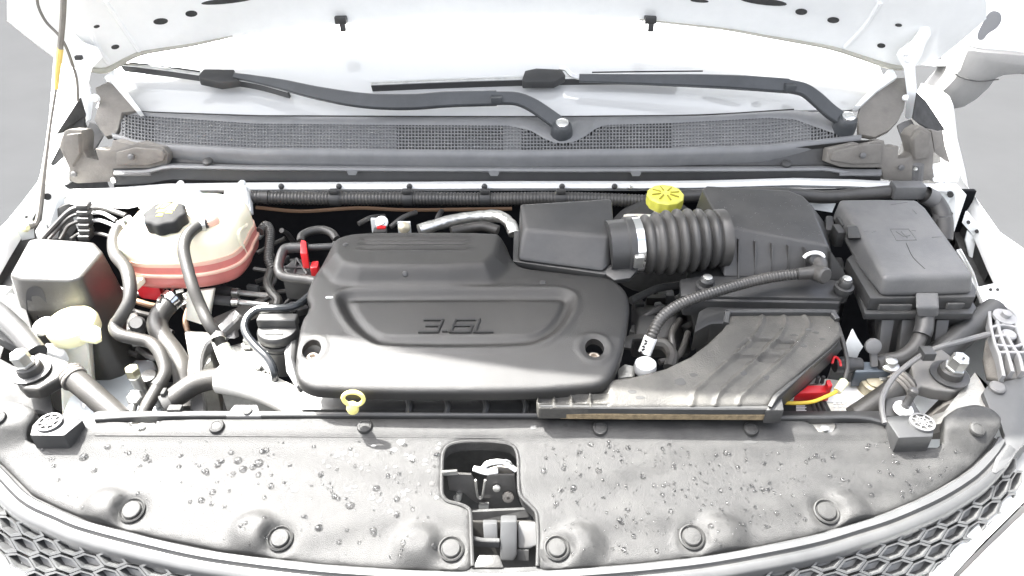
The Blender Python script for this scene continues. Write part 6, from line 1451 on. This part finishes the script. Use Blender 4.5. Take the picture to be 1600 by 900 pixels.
# ================================================================== bump stops with round perforated tops
def stop(lab, c, body, z):
    t = thing('hood_bump_stop', lab, 'bump stop', Z(*c, z - .04), 'hood bump stops')
    obj('stop_body', slab([Z(a, b, z) for a, b in body], .045, .003), M_BLACK, t)
    p = Z(*c, z + .0005); s = S(p); r_ = 19 * s
    obj('grid_disc', lathe([(r_ * .82, 0), (r_ * .82, .002)], p, (0, -.05, 1), 24), M_DEEP, t)
    gr_ = MB(); q = p + Vector((0, 0, .004))
    gr_.add(lathe([(r_ * .8, -.004), (r_, -.004), (r_, .0), (r_ * .8, .0)], q, (0, -.05, 1), 28, False)); gr_.add(lathe([(r_ * .42, -.003), (r_ * .52, -.003), (r_ * .52, 0), (r_ * .42, 0)], q, (0, -.05, 1), 20, False)); gr_.add(lathe([(r_ * .14, -.003), (r_ * .14, 0)], q, (0, -.05, 1), 10))
    for k in range(8):
        a = k * math.pi / 4 + .2; d = Vector((math.cos(a), math.sin(a), 0)); gr_.add(bar([q + d * r_ * .12 + Vector((0, 0, -.0012)), q + d * r_ * .84 + Vector((0, 0, -.0012))], .0026, .0024, (0, 0, 1), 2))
    obj('round_grille', gr_, M_BRKT, t)
    return t
b1 = stop('square bump stop with a round grille top at the left end of the radiator cover', (78, 662), [(46, 680), (100, 680), (130, 656), (112, 650), (66, 648), (50, 664)], .012)
b2 = stop('square bump stop with a round grille top at the right end of the radiator cover', (1440, 662), [(1404, 684), (1458, 682), (1462, 660), (1440, 646), (1384, 650), (1388, 660)], .012)
t = thing('rubber_post', 'black threaded rubber post in a white collar by the right bump stop', 'bump post', Z(1416, 640, 0))
p = Z(1411, 640, .006); s = S(p)
obj('base_plate', slab([Z(1384, 650, .0), Z(1440, 648, .0), Z(1422, 616, .004), Z(1384, 622, .004)], .01, .002), M_BLACK, t)
obj('collar', lathe([(15 * s, -.002), (15 * s, .003), (12 * s, .006), (9 * s, .006)], p, (.15, -.1, 1), 22), M_LABEL, t)
obj('post', lathe([(6.5 * s, 0), (6.5 * s, .010), (7.2 * s, .011), (6 * s, .013), (6.2 * s, .028), (7.5 * s, .029), (7.5 * s, .034), (5 * s, .036)], p, (.2, .1, 1), 16), M_RUB, t)
# ================================================================== outer fascia
t = thing('fascia_corner', 'flat grey plastic fascia panel with two push pins at the right end', 'fascia panel', Z(1580, 690, -.03))
fp = [(1536, 612), (1543, 602), (1562, 597), (1600, 588), (1720, 560), (1760, 600), (1640, 655), (1592, 702), (1572, 728), (1556, 740), (1550, 736), (1556, 714), (1570, 680), (1560, 648), (1546, 638)]
FZ = lambda a, b: PL(a, b, -.012, .18)
obj('panel', plate([FZ(a, b) for a, b in fp], .010, (0, -.15, 1), .003), M_GREYP, t)
for a, b, r_ in ((1557, 607, 12),):
    p = FZ(a, b) + Vector((0, 0, .001)); s = S(p) * r_; obj('push_pin', lathe([(s, -.001), (s, .003), (s * .8, .005), (s * .2, .0055)], p, (0, -.15, 1), 22), M_BRKT, t)
t = thing('front_bumper', 'white bumper corner and headlamp edge at the lower right', 'bumper', Z(1560, 880, -.2))
bq = lambda a, b, z: Z(a, b, z)
obj('bumper_skin', grid([[bq(1404, 930, -.13), bq(1440, 893, -.115), bq(1488, 838, -.10), bq(1536, 785, -.085), bq(1580, 733, -.07), bq(1640, 650, -.05)],
     [bq(1420, 940, -.105), bq(1462, 893, -.095), bq(1510, 838, -.08), bq(1556, 790, -.068), bq(1602, 740, -.055), bq(1660, 665, -.04)],
     [bq(1450, 950, -.098), bq(1490, 897, -.09), bq(1538, 845, -.078), bq(1584, 800, -.066), bq(1632, 752, -.055), bq(1690, 690, -.04)]]), M_WHITE, t)
obj('headlamp_gap', grid([[bq(1450, 952, -.1), bq(1488, 900, -.092), bq(1540, 848, -.08), bq(1586, 802, -.068), bq(1634, 754, -.057), bq(1692, 690, -.042)], [bq(1462, 952, -.105), bq(1500, 900, -.098), bq(1552, 850, -.085), bq(1598, 804, -.073), bq(1646, 756, -.062), bq(1700, 692, -.047)]]), M_BRKT, t)
obj('headlamp', grid([[bq(1456, 955, -.1), bq(1498, 902, -.09), bq(1550, 850, -.08), bq(1596, 806, -.068), bq(1644, 758, -.056), bq(1700, 694, -.042)], [bq(1520, 975, -.085), bq(1560, 922, -.08), bq(1620, 870, -.07), bq(1670, 825, -.06), bq(1720, 775, -.05), bq(1780, 710, -.04)],
     [bq(1640, 1040, -.10), bq(1700, 980, -.10), bq(1760, 930, -.09), bq(1800, 880, -.08), bq(1850, 830, -.07), bq(1900, 760, -.06)]]), M_LAMP, t)
t = thing('front_bumper', 'white bumper corner at the lower left beside the honeycomb grille', 'bumper', Z(20, 860, -.2))
bk = grid([[bq(-80, 690, -.06), bq(0, 772, -.085), (bq(40, 812, -.098)), bq(75, 850, -.11), bq(120, 920, -.13)], [bq(-90, 700, -.05), bq(-12, 785, -.075), bq(28, 824, -.088), bq(60, 866, -.1), bq(104, 930, -.12)], [bq(-200, 800, -.06), bq(-100, 880, -.09), bq(-40, 940, -.10), bq(0, 980, -.11), bq(40, 1010, -.13)]]); BKB = bvh(bk)
obj('bumper_skin', bk, M_WHITE, t)
q = chaikin([Vector((a, b, 0)) for a, b in ((18, 824), (30, 824), (50, 846), (66, 862), (78, 888), (64, 890), (42, 880), (26, 868))], 2)
dl = decal(BKB, [(a.x, a.y) for a in q])
if dl: obj('bumper_smudge', dl, M_SMUDGE, t)  # added grey smudge on the bumper skin, not a lens
t = thing('fascia_corner', 'sunlit grey plastic fascia panel left of the left bump stop', 'fascia panel', Z(-20, 690, -.03))
obj('panel', plate([FZ(a, b) for a, b in [(-120, 620), (-40, 632), (-2, 640), (-2, 720), (-40, 700), (-120, 650)]], .010, (0, -.15, 1), .003), M_GREYP, t)

# ---- finish: put each thing's empty at the base of its parts
bpy.context.view_layer.update()
for o in list(COL.objects):
    if o.type == 'EMPTY' and o.parent is None:
        pts = []
        for c in o.children_recursive:
            w_ = WL(c)
            pts += [w_ + Vector(q) for q in c.bound_box]
        if not pts: continue
        lo = Vector([min(p[i] for p in pts) for i in range(3)]); hi = Vector([max(p[i] for p in pts) for i in range(3)])
        nb = Vector(((lo.x + hi.x) / 2, (lo.y + hi.y) / 2, lo.z)); d = nb - o.location
        for c in o.children: c.location = c.location - d
        o.location = nb
